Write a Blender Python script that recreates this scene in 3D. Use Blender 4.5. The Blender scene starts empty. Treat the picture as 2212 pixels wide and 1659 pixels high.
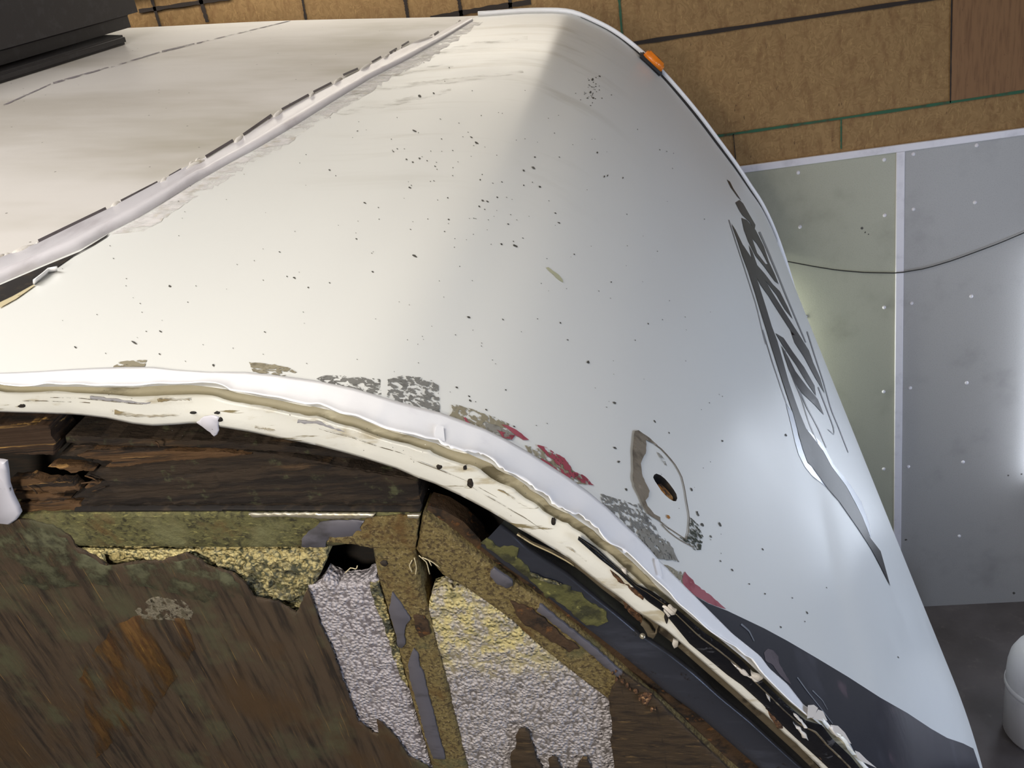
import bpy, bmesh, math, random
import numpy as np
from mathutils import Vector, Matrix, noise
from mathutils.bvhtree import BVHTree
from mathutils.geometry import delaunay_2d_cdt
rnd = random.Random(7)
SC = bpy.context.scene
COL = SC.collection

# ---------------------------------------------------------------- camera
PXC = np.array([1106.0, 829.5]); F = 1850.0
def unit(v): return v / np.linalg.norm(v)
rZ = -unit(np.array([794., 4870., F]))                 # room up, in camera axes (x right, y down, z ahead)
rX = -unit(np.array([-10876., 1071., F])); rX = unit(rX - (rX @ rZ) * rZ)
rY = np.cross(rZ, rX)
RR = np.array([rX, rY, rZ])                            # camera -> room
tY = unit(np.array([344., -1204.5, F]))                # trailer axes: across
tZ = -np.array([794., 4870., F]); tZ = unit(tZ - (tZ @ tY) * tY)
tX = np.cross(tY, tZ)
TT = np.array([tX, tY, tZ])                            # camera -> trailer axes
WALL = 3.9                                             # distance of the back wall
def room_ray(px, py):
    return RR @ np.array([px - PXC[0], py - PXC[1], F])
def wall_pt(px, py, off=0.0):
    r = room_ray(px, py); k = (WALL - off) / r[1]; return Vector((r[0] * k, WALL - off, r[2] * k))
_r = room_ray(2105, 1302); EYE = -_r[2] * WALL / _r[1]  # eye height above the floor
def up(v): return Vector((v[0], v[1], v[2] + EYE))
cam_d = bpy.data.cameras.new('camera'); cam = bpy.data.objects.new('camera', cam_d); COL.objects.link(cam)
cam_d.sensor_fit = 'HORIZONTAL'; cam_d.sensor_width = 36.0; cam_d.lens = F / 2212 * 36.0
cam_d.clip_start = 0.02
m = Matrix.Identity(4)
for i in range(3):
    m[i][0] = RR[i][0]; m[i][1] = -RR[i][1]; m[i][2] = -RR[i][2]
m[2][3] = EYE
cam.matrix_world = m
SC.camera = cam

# ---------------------------------------------------------------- view, world, lamps
SC.view_settings.view_transform = 'Standard'; SC.view_settings.look = 'None'
SC.view_settings.exposure = 0.28; SC.view_settings.gamma = 1.0; SC.view_settings.use_curve_mapping = False
W_ = bpy.data.worlds.new('world'); SC.world = W_; W_.use_nodes = True
W_.node_tree.nodes['Background'].inputs[0].default_value = (0.68, 0.80, 1.0, 1)
W_.node_tree.nodes['Background'].inputs[1].default_value = 0.15
def area(name, loc, target, sx, sy, power, color, spread=180):
    d = bpy.data.lights.new(name, 'AREA'); d.shape = 'RECTANGLE'; d.size = sx; d.size_y = sy
    d.energy = power; d.color = color; d.spread = math.radians(spread)
    o = bpy.data.objects.new(name, d); COL.objects.link(o); o.location = loc
    o.rotation_euler = (Vector(target) - Vector(loc)).to_track_quat('-Z', 'Y').to_euler(); return o
def spot(name, loc, target, power, color, angle, blend, size=0.03):
    d = bpy.data.lights.new(name, 'SPOT'); d.energy = power; d.color = color
    d.spot_size = math.radians(angle); d.spot_blend = blend; d.shadow_soft_size = size
    o = bpy.data.objects.new(name, d); COL.objects.link(o); o.location = loc
    o.rotation_euler = (Vector(target) - Vector(loc)).to_track_quat('-Z', 'Y').to_euler(); return o
WARM = (1.0, 0.86, 0.66); COOL = (0.80, 0.88, 1.0)
area('ceiling_lamp_warm', (-1.5, 0.2, EYE + 1.9), (-1.1, 0.8, EYE - 0.5), 3.0, 1.6, 99, (1.0, 0.97, 0.93))
area('wall_top_lamp', (-1.32, 3.78, EYE + 0.55), (-1.32, 3.3, EYE - 0.3), 2.4, 0.16, 6.5, (1.0, 0.93, 0.80))
area('work_lamp_warm', (-0.85, -1.05, EYE + 0.10), (-0.5, 0.9, EYE - 0.75), 0.5, 0.4, 29, (1.0, 0.92, 0.80))
area('front_lamp_cool', (3.2, -0.6, EYE - 1.4), (0.4, 1.2, EYE - 1.2), 0.6, 1.6, 44, (0.66, 0.78, 1.0))
area('front_fill_far', (4.4, 1.9, EYE - 1.8), (0.5, 1.8, EYE - 1.6), 0.6, 1.2, 11, (0.66, 0.78, 1.0), 80)  # unseen fill, added to brighten the nose while sparing the back wall
_h = up(wall_pt(1640, 800, .06)); area('booth_lamp', (_h.x, _h.y, _h.z), (_h.x + 1, _h.y + .05, _h.z), 0.08, 0.75, 4, (0.94, 1.0, 0.86))

# ---------------------------------------------------------------- materials
def newmat(name):
    m = bpy.data.materials.new(name); m.use_nodes = True
    nt = m.node_tree; return m, nt, nt.nodes['Principled BSDF']
def rgb(h):
    def l(c): return c / 12.92 if c <= 0.04045 else ((c + 0.055) / 1.055) ** 2.4
    if isinstance(h, str):
        return tuple(l(int(h[i:i + 2], 16) / 255) for i in (0, 2, 4)) + (1,)
    return tuple(h) + (1,)
class N:
    def __init__(s, nt): s.nt = nt; s.co = None
    def new(s, t, **k):
        n = s.nt.nodes.new(t)
        for a, v in k.items(): setattr(n, a, v)
        return n
    def coord(s, stretch=(1, 1, 1), rot=(0, 0, 0)):
        if s.co is None: s.co = s.new('ShaderNodeTexCoord')
        mp = s.new('ShaderNodeMapping'); mp.inputs['Scale'].default_value = stretch; mp.inputs['Rotation'].default_value = rot
        s.nt.links.new(s.co.outputs['Object'], mp.inputs['Vector']); return mp.outputs[0]
    def noise(s, scale, stretch=(1, 1, 1), detail=6, rough=.6, dist=0, rot=(0, 0, 0)):
        n = s.new('ShaderNodeTexNoise'); n.inputs['Scale'].default_value = scale; n.inputs['Detail'].default_value = detail
        n.inputs['Roughness'].default_value = rough; n.inputs['Distortion'].default_value = dist
        s.nt.links.new(s.coord(stretch, rot), n.inputs['Vector']); return n.outputs['Fac']
    def ramp(s, src, lo, hi, a=0.0, b=1.0):
        r = s.new('ShaderNodeMapRange'); r.interpolation_type = 'SMOOTHSTEP'
        for i, v in ((1, lo), (2, hi), (3, a), (4, b)): r.inputs[i].default_value = v
        s.nt.links.new(src, r.inputs[0]); return r.outputs[0]
    def mix(s, fac, a, b):
        x = s.new('ShaderNodeMix', data_type='RGBA')
        s.put(fac, x.inputs[0]); s.put(a, x.inputs[6]); s.put(b, x.inputs[7]); return x.outputs[2]
    def math(s, op, a, b=0.0):
        x = s.new('ShaderNodeMath', operation=op); s.put(a, x.inputs[0]); s.put(b, x.inputs[1]); return x.outputs[0]
    def put(s, v, inp):
        if hasattr(v, 'is_linked') or hasattr(v, 'links'): s.nt.links.new(v, inp)
        else: inp.default_value = v
    def bump(s, h, strength, dist, bsdf):
        b = s.new('ShaderNodeBump'); b.inputs['Strength'].default_value = strength; b.inputs['Distance'].default_value = dist
        s.nt.links.new(h, b.inputs['Height']); s.nt.links.new(b.outputs[0], bsdf.inputs['Normal'])
def layered(name, base, layers=(), rough=.5, metal=0.0, bump=None, alpha=None, coat=0.0, spec=None):
    """base colour + layers (colour, scale, low, high, stretch, distortion[, rotation]); bump = (scale, strength, distance, stretch)"""
    m, nt, b = newmat(name); n = N(nt); c = rgb(base); first = None
    for L in layers:
        col, sc, lo, hi = L[:4]; st = L[4] if len(L) > 4 else (1, 1, 1); di = L[5] if len(L) > 5 else 0; ro = L[6] if len(L) > 6 else (0, 0, 0)
        f = n.ramp(n.noise(sc, st, dist=di, rot=ro), lo, hi); c = n.mix(f, c, rgb(col))
    n.put(c, b.inputs['Base Color']); b.inputs['Roughness'].default_value = rough; b.inputs['Metallic'].default_value = metal
    b.inputs['Coat Weight'].default_value = coat
    if spec is not None: b.inputs['Specular IOR Level'].default_value = spec
    if bump: n.bump(n.noise(bump[0], bump[3] if len(bump) > 3 else (1, 1, 1), detail=8), bump[1], bump[2], b)
    if alpha:
        sc, lo, hi = alpha[:3]; st = alpha[3] if len(alpha) > 3 else (1, 1, 1)
        a = n.ramp(n.noise(sc, st, detail=5, dist=alpha[4] if len(alpha) > 4 else 0), lo, hi); nt.links.new(a, b.inputs['Alpha'])
    return m
M = {}
def cap_material():
    m, nt, b = newmat('gelcoat_white'); n = N(nt)
    c = rgb('e4e4e0')
    # brown water streaks that run forward from the roof joint
    sep = n.new('ShaderNodeSeparateXYZ'); nt.links.new(n.coord(), sep.inputs[0])
    front = n.math('MULTIPLY', n.ramp(sep.outputs[0], -.85, -.6), n.ramp(sep.outputs[0], -.1, -.5))
    far = n.ramp(sep.outputs[1], -.8, .2)
    st = n.ramp(n.noise(5, (.35, 2.2, 1), detail=4), .5, .72)
    c = n.mix(n.math('MULTIPLY', n.math('MULTIPLY', st, n.math('MULTIPLY', front, far)), .55), c, rgb('9b9480'))
    nt.links.new(c, b.inputs['Base Color'])
    r = n.ramp(n.noise(6, detail=3), .3, .75, .31, .35); nt.links.new(r, b.inputs['Roughness'])
    return m
M['cap'] = cap_material()
def roof_material():
    m, nt, b = newmat('roof_membrane'); n = N(nt); c = rgb('dad5d0')
    sep = n.new('ShaderNodeSeparateXYZ'); nt.links.new(n.coord(), sep.inputs[0])
    st = n.ramp(n.noise(1.6, (.5, 1.6, 1), detail=5), .42, .7)
    c = n.mix(n.math('MULTIPLY', st, .5), c, rgb('a89f90'))
    near = n.math('MULTIPLY', n.ramp(sep.outputs[0], -1.5, -.85), n.ramp(n.noise(2.3, (.5, 1, 1), detail=4), .42, .68))
    c = n.mix(n.math('MULTIPLY', near, .6), c, rgb('8f876b'))
    v = n.new('ShaderNodeTexVoronoi'); v.inputs['Scale'].default_value = 18; nt.links.new(n.coord(), v.inputs['Vector'])
    c = n.mix(n.ramp(v.outputs['Distance'], .05, .03), c, rgb('6e6a60'))
    nt.links.new(c, b.inputs['Base Color']); b.inputs['Roughness'].default_value = .5
    n.bump(n.noise(40), .1, .004, b); return m
M['roof'] = roof_material()
M['tape'] = layered('white_tape', 'faf9fb', [('f0eef2', 30, .55, .8)], .4, bump=(18, .10, .005))
M['curl'] = layered('cream_tape_back', 'e9ddd0', [], .4)
M['flange'] = layered('cream_flange', 'ebeae2', [('c4bba3', 16, .54, .66, (.5, 1, 2)), ('8d8264', 34, .61, .66, (.25, 1, 2.2), .4), ('f3f1e8', 9, .55, .7)], .3, bump=(60, .25, .003))
M['grime_band'] = layered('grimy_band', 'ada58c', [('6f6750', 18, .48, .62, (.4, 1, 1.5)), ('c9c2a8', 30, .58, .68, (.4, 1, 1.5))], .6, bump=(60, .4, .003))
M['scr'] = layered('dark_scratch', '6f6450', [], .7, alpha=(60, .40, .60))
M['chip'] = layered('grey_primer', 'a9a7ab', [], .5)
M['dirt'] = layered('dirt_smear', '93835f', [], .8, alpha=(34, .42, .68, (.5, 1, 1.6)))
M['black_seal'] = layered('black_sealant', '121317', [('44454a', 60, .62, .68, (.4, 1, 1)), ('b9b7b0', 45, .69, .72, (.4, 1, 1.2))], .16, bump=(110, .6, .003))
M['lump_seal'] = layered('white_sealant', 'dcd6cf', [('b5ab98', 40, .55, .75)], .55, bump=(70, .5, .004))
M['skirt'] = layered('smeared_sealant', 'e2dedc', [('cfc8bd', 40, .5, .7)], .5, alpha=(22, .34, .62, (.7, 1, 1)))
M['dark_gap'] = layered('dark_gap', '1b1614', [('3a2f24', 40, .5, .7)], .8)
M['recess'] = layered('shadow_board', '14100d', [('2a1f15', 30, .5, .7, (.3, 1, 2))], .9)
M['wood_rot'] = layered('rotten_wood', '33271b', [('1c130c', 26, .45, .62, (.25, 1, 2.2), .6), ('513d27', 30, .60, .72, (.2, 1, 2.4)), ('494a32', 40, .58, .72)], .85, bump=(60, .9, .006, (.25, 1, 2)))
M['wood_bright'] = layered('split_wood', '5a4025', [('22170e', 34, .48, .6, (.15, 1, 3)), ('a9814c', 50, .60, .68, (.1, 1, 3))], .8, bump=(70, .9, .006, (.2, 1, 3)))
M['ply_stack'] = layered('laminated_plywood', '3a2716', [('160e08', 16, .46, .56, (.05, 1, 6)), ('b58d4e', 22, .60, .66, (.04, 1, 6))], .8, bump=(30, .8, .006, (.06, 1, 5)))
R20 = (0, math.radians(-14), 0)
M['plywood'] = layered('weathered_plywood', '47392a', [('231a11', 26, .44, .68, (3, 1, .25), .3, R20), ('46331c', 4.2, .52, .66, (1.2, 1, .7)), ('4c4a34', 9, .50, .70), ('7d6238', 90, .62, .74, (4, 1, .12), 0, R20)], .75, bump=(60, .7, .004, (3, 1, .4)))
M['ply_right'] = layered('brown_plywood', '3f3120', [('2b2015', 30, .46, .64, (.6, 1, 2.4)), ('6b5535', 55, .58, .72, (.5, 1, 3)), ('23190f', 26, .6, .7, (4, 1, .4))], .75, bump=(70, .7, .004, (.6, 1, 2)))
M['moss_rail'] = layered('mossy_rail', '5c5936', [('33301d', 110, .46, .66), ('8a8450', 150, .54, .68, (.5, 1, 1.8)), ('5d4826', 24, .52, .70), ('6b6a48', 12, .50, .70)], .8, bump=(110, .8, .005))
M['felt'] = layered('glue_felt', '77683f', [('4a3c24', 170, .44, .62), ('94845c', 260, .54, .68), ('5e4520', 18, .52, .74), ('5b5a3c', 11, .54, .72)], .85, bump=(170, .8, .004))
M['bare_metal'] = layered('grey_metal', '626068', [('4c4a4e', 20, .5, .7, (.6, 1, 1.5))], .45, .1)
M['bright_metal'] = layered('bright_edge', 'b9b2a0', [('8b7f5c', 40, .5, .7)], .28, .6)
M['steel'] = layered('dark_steel', '454852', [('565a66', 12, .5, .72, (.5, 1, 2)), ('332d28', 40, .62, .72)], .27, .5, bump=(40, .12, .003))
M['steel_tan'] = layered('tan_lip', '6c6250', [('3a3229', 26, .5, .66), ('8d8470', 40, .58, .7)], .6, .2, bump=(60, .5, .003))
M['rust'] = layered('rust', '5c3f28', [('2c1d12', 180, .46, .60), ('a07c58', 220, .56, .66)], .85, bump=(90, .7, .003))
M['rust_strip'] = layered('rusty_wood_strip', '43301d', [('1c130c', 30, .48, .62, (1, 1, 1)), ('6b4622', 60, .58, .7)], .85, bump=(90, .8, .004))
M['moss'] = layered('moss_film', '57562f', [('34341f', 40, .45, .62), ('858248', 70, .60, .70)], .8, bump=(90, .9, .004))
def foam_mat(name, base, edge, stain=None, zlo=0, zhi=0):
    m, nt, b = newmat(name); n = N(nt)
    v = n.new('ShaderNodeTexVoronoi', feature='SMOOTH_F1'); v.inputs['Scale'].default_value = 165; v.inputs['Smoothness'].default_value = .25
    nt.links.new(n.coord(), v.inputs['Vector'])
    e = n.ramp(v.outputs['Distance'], .48, .80); c = n.mix(e, rgb(base), rgb(edge))
    c = n.mix(n.math('MULTIPLY', n.ramp(n.noise(40), .5, .75), .4), c, rgb('857d72'))
    if stain:
        sep = n.new('ShaderNodeSeparateXYZ'); nt.links.new(n.coord(), sep.inputs[0])
        zz = n.math('ADD', sep.outputs[2], n.math('MULTIPLY', n.math('SUBTRACT', n.noise(16, detail=5), .5), .14))
        f = n.math('MULTIPLY', n.ramp(zz, zlo, zhi), n.ramp(n.noise(55), .40, .60, .25, 1))
        c = n.mix(f, c, rgb(stain))
        c = n.mix(n.math('MULTIPLY', n.ramp(n.noise(36, (.7, 1, 1.6)), .52, .62), n.math('MULTIPLY', f, .8)), c, rgb('5d5a38'))
    nt.links.new(c, b.inputs['Base Color']); b.inputs['Roughness'].default_value = .6
    h = n.math('ADD', n.ramp(v.outputs['Distance'], .65, .1), n.math('MULTIPLY', n.noise(45), .8)); n.bump(h, .9, .0035, b); return m
M['foam'] = foam_mat('white_bead_foam', 'b9b3b8', '6d676b')
M['foam_stained'] = foam_mat('stained_bead_foam', 'b6b0b2', '68625f', 'c9bb84', 1.97, 2.07)
M['foam_yellow'] = foam_mat('crumbled_yellow_foam', 'cdbd84', '4a4a34', '3f4034', 2.24, 2.20)
M['graphic'] = layered('dark_graphic_vinyl', '31333c', [('50505a', 5, .5, .75, (.6, 1, 1.4)), ('5b4c55', 11, .60, .72)], .24, .15, bump=(30, .1, .003))
M['swoosh'] = layered('black_graphic_vinyl', '1e1e22', [('34343a', 60, .55, .75)], .33, spec=.22)
M['silver'] = layered('silver_outline_glare', 'cfd4de', [], .2, .25)
M['grey_line'] = layered('grey_pinstripe', '7d7f86', [], .3, .2)
M['residue_grey'] = layered('grey_glue_residue', '7b7a76', [('5f5e5b', 60, .5, .7)], .6, alpha=(150, .475, .50, (.7, 1, 1.2), .6))
M['residue_dense'] = layered('grey_glue_patch', '8b8880', [('6c675d', 60, .5, .7)], .6, alpha=(120, .42, .45, (.8, 1, 1.2), .4))
M['residue_brown'] = layered('brown_glue_residue', '8f8772', [('6b6251', 50, .5, .7), ('b0a894', 120, .56, .7)], .6, alpha=(120, .44, .50, (.4, 1, 1.6), .8))
M['red'] = layered('red_stripe_remnant', '9c4a56', [('7a343f', 30, .5, .7), ('c77a84', 90, .62, .7)], .45, alpha=(110, .43, .47, (.5, 1, 1.4)))
M['red_solid'] = layered('red_stripe', 'a35560', [('8d3544', 26, .5, .7, (.4, 1, 2)), ('c98f92', 80, .66, .72)], .4)
M['brown_seal'] = layered('old_brown_sealant', '7f7464', [('5a5042', 30, .5, .65, (1, 1, .6)), ('978b79', 60, .58, .7)], .7, bump=(60, .6, .004))
M['speck'] = layered('dark_speck', '4a4842', [('6f6d66', 90, .5, .7)], .7)
M['mould'] = layered('green_mould', '34382a', [], .8, alpha=(230, .46, .54, (1, 1, .6)))
M['stain'] = layered('grey_brown_streak', '8d8672', [], .55, alpha=(26, .42, 1.05, (.6, 1.6, 1)))
M['plastic_dark'] = layered('dark_grey_plastic', '2c2a2c', [('353336', 30, .5, .7)], .55, bump=(300, .15, .002))
M['lamp_lens'] = layered('amber_lens', (.85, .22, .01), [], .2, coat=.6, bump=(250, .4, .003, (1, .2, 1)))
M['bracket'] = layered('white_bracket', 'cfcdd6', [('5d5a5c', 40, .62, .68)], .35)
M['orange_wood'] = layered('splintered_wood', 'a8712f', [('3b230f', 60, .48, .6, (1, 1, .3)), ('dba95d', 70, .6, .68)], .8, bump=(90, .9, .004))
M['cream_edge'] = layered('cream_edge', 'cabd9a', [('8a7a55', 60, .55, .7)], .5)
def osb_mat():
    m, nt, b = newmat('strand_board'); n = N(nt)
    v = n.new('ShaderNodeTexVoronoi'); v.inputs['Scale'].default_value = 26; v.inputs['Randomness'].default_value = 1
    mp = n.coord((1.6, 1, .7)); w = n.new('ShaderNodeVectorMath', operation='ADD')
    nz = n.new('ShaderNodeTexNoise'); nz.inputs['Scale'].default_value = 9; nt.links.new(n.coord(), nz.inputs['Vector'])
    nt.links.new(mp, w.inputs[0]); nt.links.new(nz.outputs['Color'], w.inputs[1]); nt.links.new(w.outputs[0], v.inputs['Vector'])
    s = n.new('ShaderNodeSeparateColor'); nt.links.new(v.outputs['Color'], s.inputs[0])
    c = n.mix(n.math('MULTIPLY', s.outputs[0], .6), rgb('86683f'), rgb('a58456'))
    c = n.mix(n.math('MULTIPLY', n.ramp(n.noise(22, (1.6, 1, .6)), .46, .7), .55), c, rgb('74522d'))
    c = n.mix(n.math('MULTIPLY', n.ramp(n.noise(55, (2.2, 1, .5)), .6, .7), .6), c, rgb('b5945f'))
    c = n.mix(n.ramp(n.noise(34, (2.6, 1, .55), detail=3), .70, .76), c, rgb('4a3018'))
    nt.links.new(c, b.inputs['Base Color']); b.inputs['Roughness'].default_value = .7; n.bump(n.noise(50), .3, .003, b); return m
M['osb'] = osb_mat()
M['wall_ply'] = layered('reddish_plywood', '83603f', [('6f4e31', 30, .45, .7, (3, 1, .25)), ('5a3b24', 60, .66, .72, (2, 1, .6))], .7)
M['panel'] = layered('white_wall_panel', 'aaa998', [('989786', 5, .5, .8), ('a09f8f', 200, .5, .7)], .38, bump=(240, .25, .0015))
M['panel2'] = layered('white_wall_panel_grey', 'a6a4a3', [('959392', 5, .5, .8), ('9c9a99', 200, .5, .7)], .38, bump=(240, .25, .0015))
M['trim'] = layered('white_trim', 'dddae2', [('c5c2ca', 12, .5, .8)], .35)
M['marker_black'] = layered('black_line', '2a211d', [], .8)
M['marker_green'] = layered('green_line', '2e5c44', [('4a3a26', 20, .5, .7)], .8)
M['floor'] = layered('grey_floor', '5e585a', [('4b4546', 2, .4, .7), ('6b6464', 12, .55, .75)], .55, bump=(60, .2, .004))
M['paint'] = layered('room_paint', 'c9c6be', [], .8)
M['wall_line'] = layered('dark_line', '2b2a28', [], .5)
M['tank'] = layered('white_tank', 'dedde2', [('c9c8ce', 6, .5, .8)], .35)

# ---------------------------------------------------------------- object helpers
def tag(o, label=None, cat=None, group=None, kind=None):
    for k, v in (('label', label), ('category', cat), ('group', group), ('kind', kind)):
        if v: o[k] = v
    return o
def mesh_obj(name, verts, faces, mat, parent=None, smooth=True):
    me = bpy.data.meshes.new(name); me.from_pydata([tuple(v) for v in verts], [], faces); me.validate()
    bm = bmesh.new(); bm.from_mesh(me); bmesh.ops.recalc_face_normals(bm, faces=bm.faces); bm.to_mesh(me); bm.free()
    if smooth:
        for p in me.polygons: p.use_smooth = True
    o = bpy.data.objects.new(name, me); COL.objects.link(o); me.materials.append(mat)
    if parent: o.parent = parent
    return o
def auto_smooth(o, deg=35):
    bm = bmesh.new(); bm.from_mesh(o.data); a = math.radians(deg)
    for e in bm.edges:
        if len(e.link_faces) == 2 and e.calc_face_angle(0) > a: e.smooth = False
    bm.to_mesh(o.data); bm.free(); return o
def box(name, lo, hi, mat, parent=None, bevel=0.0):
    bm = bmesh.new(); bmesh.ops.create_cube(bm, size=1)
    for v in bm.verts: v.co = Vector([lo[i] + (v.co[i] + .5) * (hi[i] - lo[i]) for i in range(3)])
    if bevel: bmesh.ops.bevel(bm, geom=bm.edges[:], offset=bevel, segments=3, affect='EDGES', profile=.5)
    me = bpy.data.meshes.new(name); bm.to_mesh(me); bm.free(); me.materials.append(mat)
    o = bpy.data.objects.new(name, me); COL.objects.link(o)
    if parent: o.parent = parent
    return o
def tube(name, pts, r, mat, parent=None, seg=8, flat=None):
    V = []; Fc = []; n = len(pts); pts = [Vector(p) for p in pts]
    for i, p in enumerate(pts):
        t = (pts[min(i + 1, n - 1)] - pts[max(i - 1, 0)]).normalized()
        a = t.cross(Vector((.3, .9, .2))).normalized(); b = t.cross(a)
        for k in range(seg):
            an = 2 * math.pi * k / seg; V.append(p + a * math.cos(an) * r + b * math.sin(an) * r)
    for i in range(n - 1):
        for k in range(seg):
            Fc.append((i * seg + k, i * seg + (k + 1) % seg, (i + 1) * seg + (k + 1) % seg, (i + 1) * seg + k))
    Fc.append(tuple(range(seg - 1, -1, -1))); Fc.append(tuple((n - 1) * seg + k for k in range(seg)))
    return mesh_obj(name, V, Fc, mat, parent)
def polyres(p, n):
    p = np.array(p, float); d = np.r_[0, np.cumsum(np.hypot(*np.diff(p, axis=0).T))]; s = np.linspace(0, d[-1], n)
    return np.c_[np.interp(s, d, p[:, 0]), np.interp(s, d, p[:, 1])]
def rough(poly, step=12, amp=2.5, closed=True):
    out = []; P = list(poly); n = len(P)
    for i in range(n if closed else n - 1):
        a = np.array(P[i], float); b = np.array(P[(i + 1) % n], float); k = max(1, int(np.linalg.norm(b - a) / step))
        for j in range(k):
            q = a + (b - a) * j / k; out.append((q[0] + rnd.uniform(-amp, amp), q[1] + rnd.uniform(-amp, amp)))
    if not closed: out.append(P[-1])
    return out
def Z(ox, oy, s, pts): return [(ox + x / s, oy + y / s) for x, y in pts]
def inside(p, poly):
    x, y = p; c = False; n = len(poly)
    for i in range(n):
        x1, y1 = poly[i]; x2, y2 = poly[i - 1]
        if (y1 > y) != (y2 > y) and x < (x2 - x1) * (y - y1) / (y2 - y1 + 1e-12) + x1: c = not c
    return c
def cdt(poly, extra=(), rings=()):
    V = [Vector(p) for p in poly]; E_ = [(i, (i + 1) % len(poly)) for i in range(len(poly))]
    for r in rings:
        k = len(V); V += [Vector(p) for p in r]; E_ += [(k + i, k + (i + 1) % len(r)) for i in range(len(r))]
    V += [Vector(p) for p in extra]
    vo, eo, fo, ov, oe, of = delaunay_2d_cdt(V, E_, [], 1, 1e-6)
    return [(v.x, v.y) for v in vo], [tuple(f) for f in fo], ov

# ---------------------------------------------------------------- the trailer's own frame
TR = RR @ TT.T                                         # trailer axes -> room
ORG = np.array([0.0, 2.0, -3.0])                       # where the trailer's empty sits, in trailer axes from the eye
trailer = bpy.data.objects.new('camper_trailer', None); COL.objects.link(trailer)
mm = Matrix.Identity(4); loc = TR @ ORG
for i in range(3):
    for j in range(3): mm[i][j] = TR[i][j]
    mm[i][3] = loc[i]
mm[2][3] += EYE; trailer.matrix_world = mm
tag(trailer, 'white camper trailer with speckled curved nose and stripped rotten side wall', 'trailer')
# all trailer meshes are written in axes with the origin at the eye; shift puts them in the empty's frame
SH = Vector(-ORG)
def tobj(name, V, Fc, mat, parent=None, smooth=True):
    p = parent or trailer
    return mesh_obj(name, [Vector(v) + SH for v in V], Fc, mat, p, smooth)
def tray(px, py): return TT @ np.array([px - PXC[0], py - PXC[1], F])
def on_side(px, py, y):
    r = tray(px, py); return Vector(r * (y / r[1]))
A = 0.80; WID = 2.4                                    # near side plane, width of the trailer
PROF = [(-3.2, -.13), (-1.958, -.279), (-1.459, -.337), (-.751, -.434), (-.51, -.4595), (-.39, -.484), (-.315, -.525), (-.243, -.576), (-.15, -.669), (-.085, -.75), (.008, -.885), (.078, -1.0), (.14, -1.105), (.185, -1.19)]
for i in range(24):
    d = i * .08; t = math.radians(10.55 + 17.45 * math.exp(-d / .2)); q = PROF[-1]; PROF.append((q[0] + .08 * math.sin(t), q[1] - .08 * math.cos(t)))
def catmull(P, sub):
    P = [np.array(p) for p in P]; P = [2 * P[0] - P[1]] + P + [2 * P[-1] - P[-2]]; out = []
    for i in range(1, len(P) - 2):
        for k in range(sub):
            t = k / sub; a, b, c, d = P[i - 1:i + 3]
            t0 = 0; t1 = np.linalg.norm(b - a) ** .5; t2 = t1 + np.linalg.norm(c - b) ** .5; t3 = t2 + np.linalg.norm(d - c) ** .5; u = t1 + t * (t2 - t1)
            A1 = (t1 - u) / t1 * a + u / t1 * b; A2 = (t2 - u) / (t2 - t1) * b + (u - t1) / (t2 - t1) * c; A3 = (t3 - u) / (t3 - t2) * c + (u - t2) / (t3 - t2) * d
            B1 = (t2 - u) / t2 * A1 + u / t2 * A2; B2 = (t3 - u) / (t3 - t1) * A2 + (u - t1) / (t3 - t1) * A3
            out.append((t2 - u) / (t2 - t1) * B1 + (u - t1) / (t2 - t1) * B2)
    out.append(P[-2]); return np.array(out)
_fine = polyres(catmull(PROF, 10), 1500)
_sl = np.r_[0, np.cumsum(np.hypot(*np.diff(_fine, axis=0).T))]
STOT = _sl[-1]
def skin(s, y):
    """point of the outer skin: s = run along the profile from the tail, y = across"""
    x = np.interp(s, _sl, _fine[:, 0]); z = np.interp(s, _sl, _fine[:, 1])
    w = min(max((-z - .45) / .75, 0), 1); w = w * w * (3 - 2 * w); w2 = min(max((-z - 1.2) / 1.5, 0), 1)
    t = (y - A) / WID
    return Vector((x + w * w2 * .2122 * max(0, 1 - abs(2 * t - 1) ** 1.9686), y, z))
def s_of_z(z): return float(np.interp(-z, -_fine[:, 1], _sl))
YN = A - .045; YF = A + WID
NS, NT = 150, 60
gs = np.linspace(0, STOT, NS); gy = np.r_[.66, .70, .74, np.linspace(.77, YF, NT - 3)]
gv = [skin(s, y) for s in gs for y in gy]
def set_normals(o, N):
    o.data.normals_split_custom_set_from_vertices([tuple(n) for n in N])
gf = [(i * NT + j, i * NT + j + 1, (i + 1) * NT + j + 1, (i + 1) * NT + j) for i in range(NS - 1) for j in range(NT - 1)]
BVH = BVHTree.FromPolygons(gv, gf)
def on_skin(px, py, off=0.0):
    d = Vector(tray(px, py)).normalized(); h, nrm, i, dist = BVH.ray_cast(Vector((0, 0, 0)), d)
    if h is None: return None
    if nrm.dot(d) > 0: nrm = -nrm
    return h + nrm * off
def skin_or_near(px, py, off=0.0):
    h = on_skin(px, py, off)
    if h is None:
        h, nrm, i, dist = BVH.find_nearest(on_side(px, py, A)) if px < 1200 else BVH.find_nearest(Vector(tray(px, py)).normalized() * 3.0)
    return h

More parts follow.
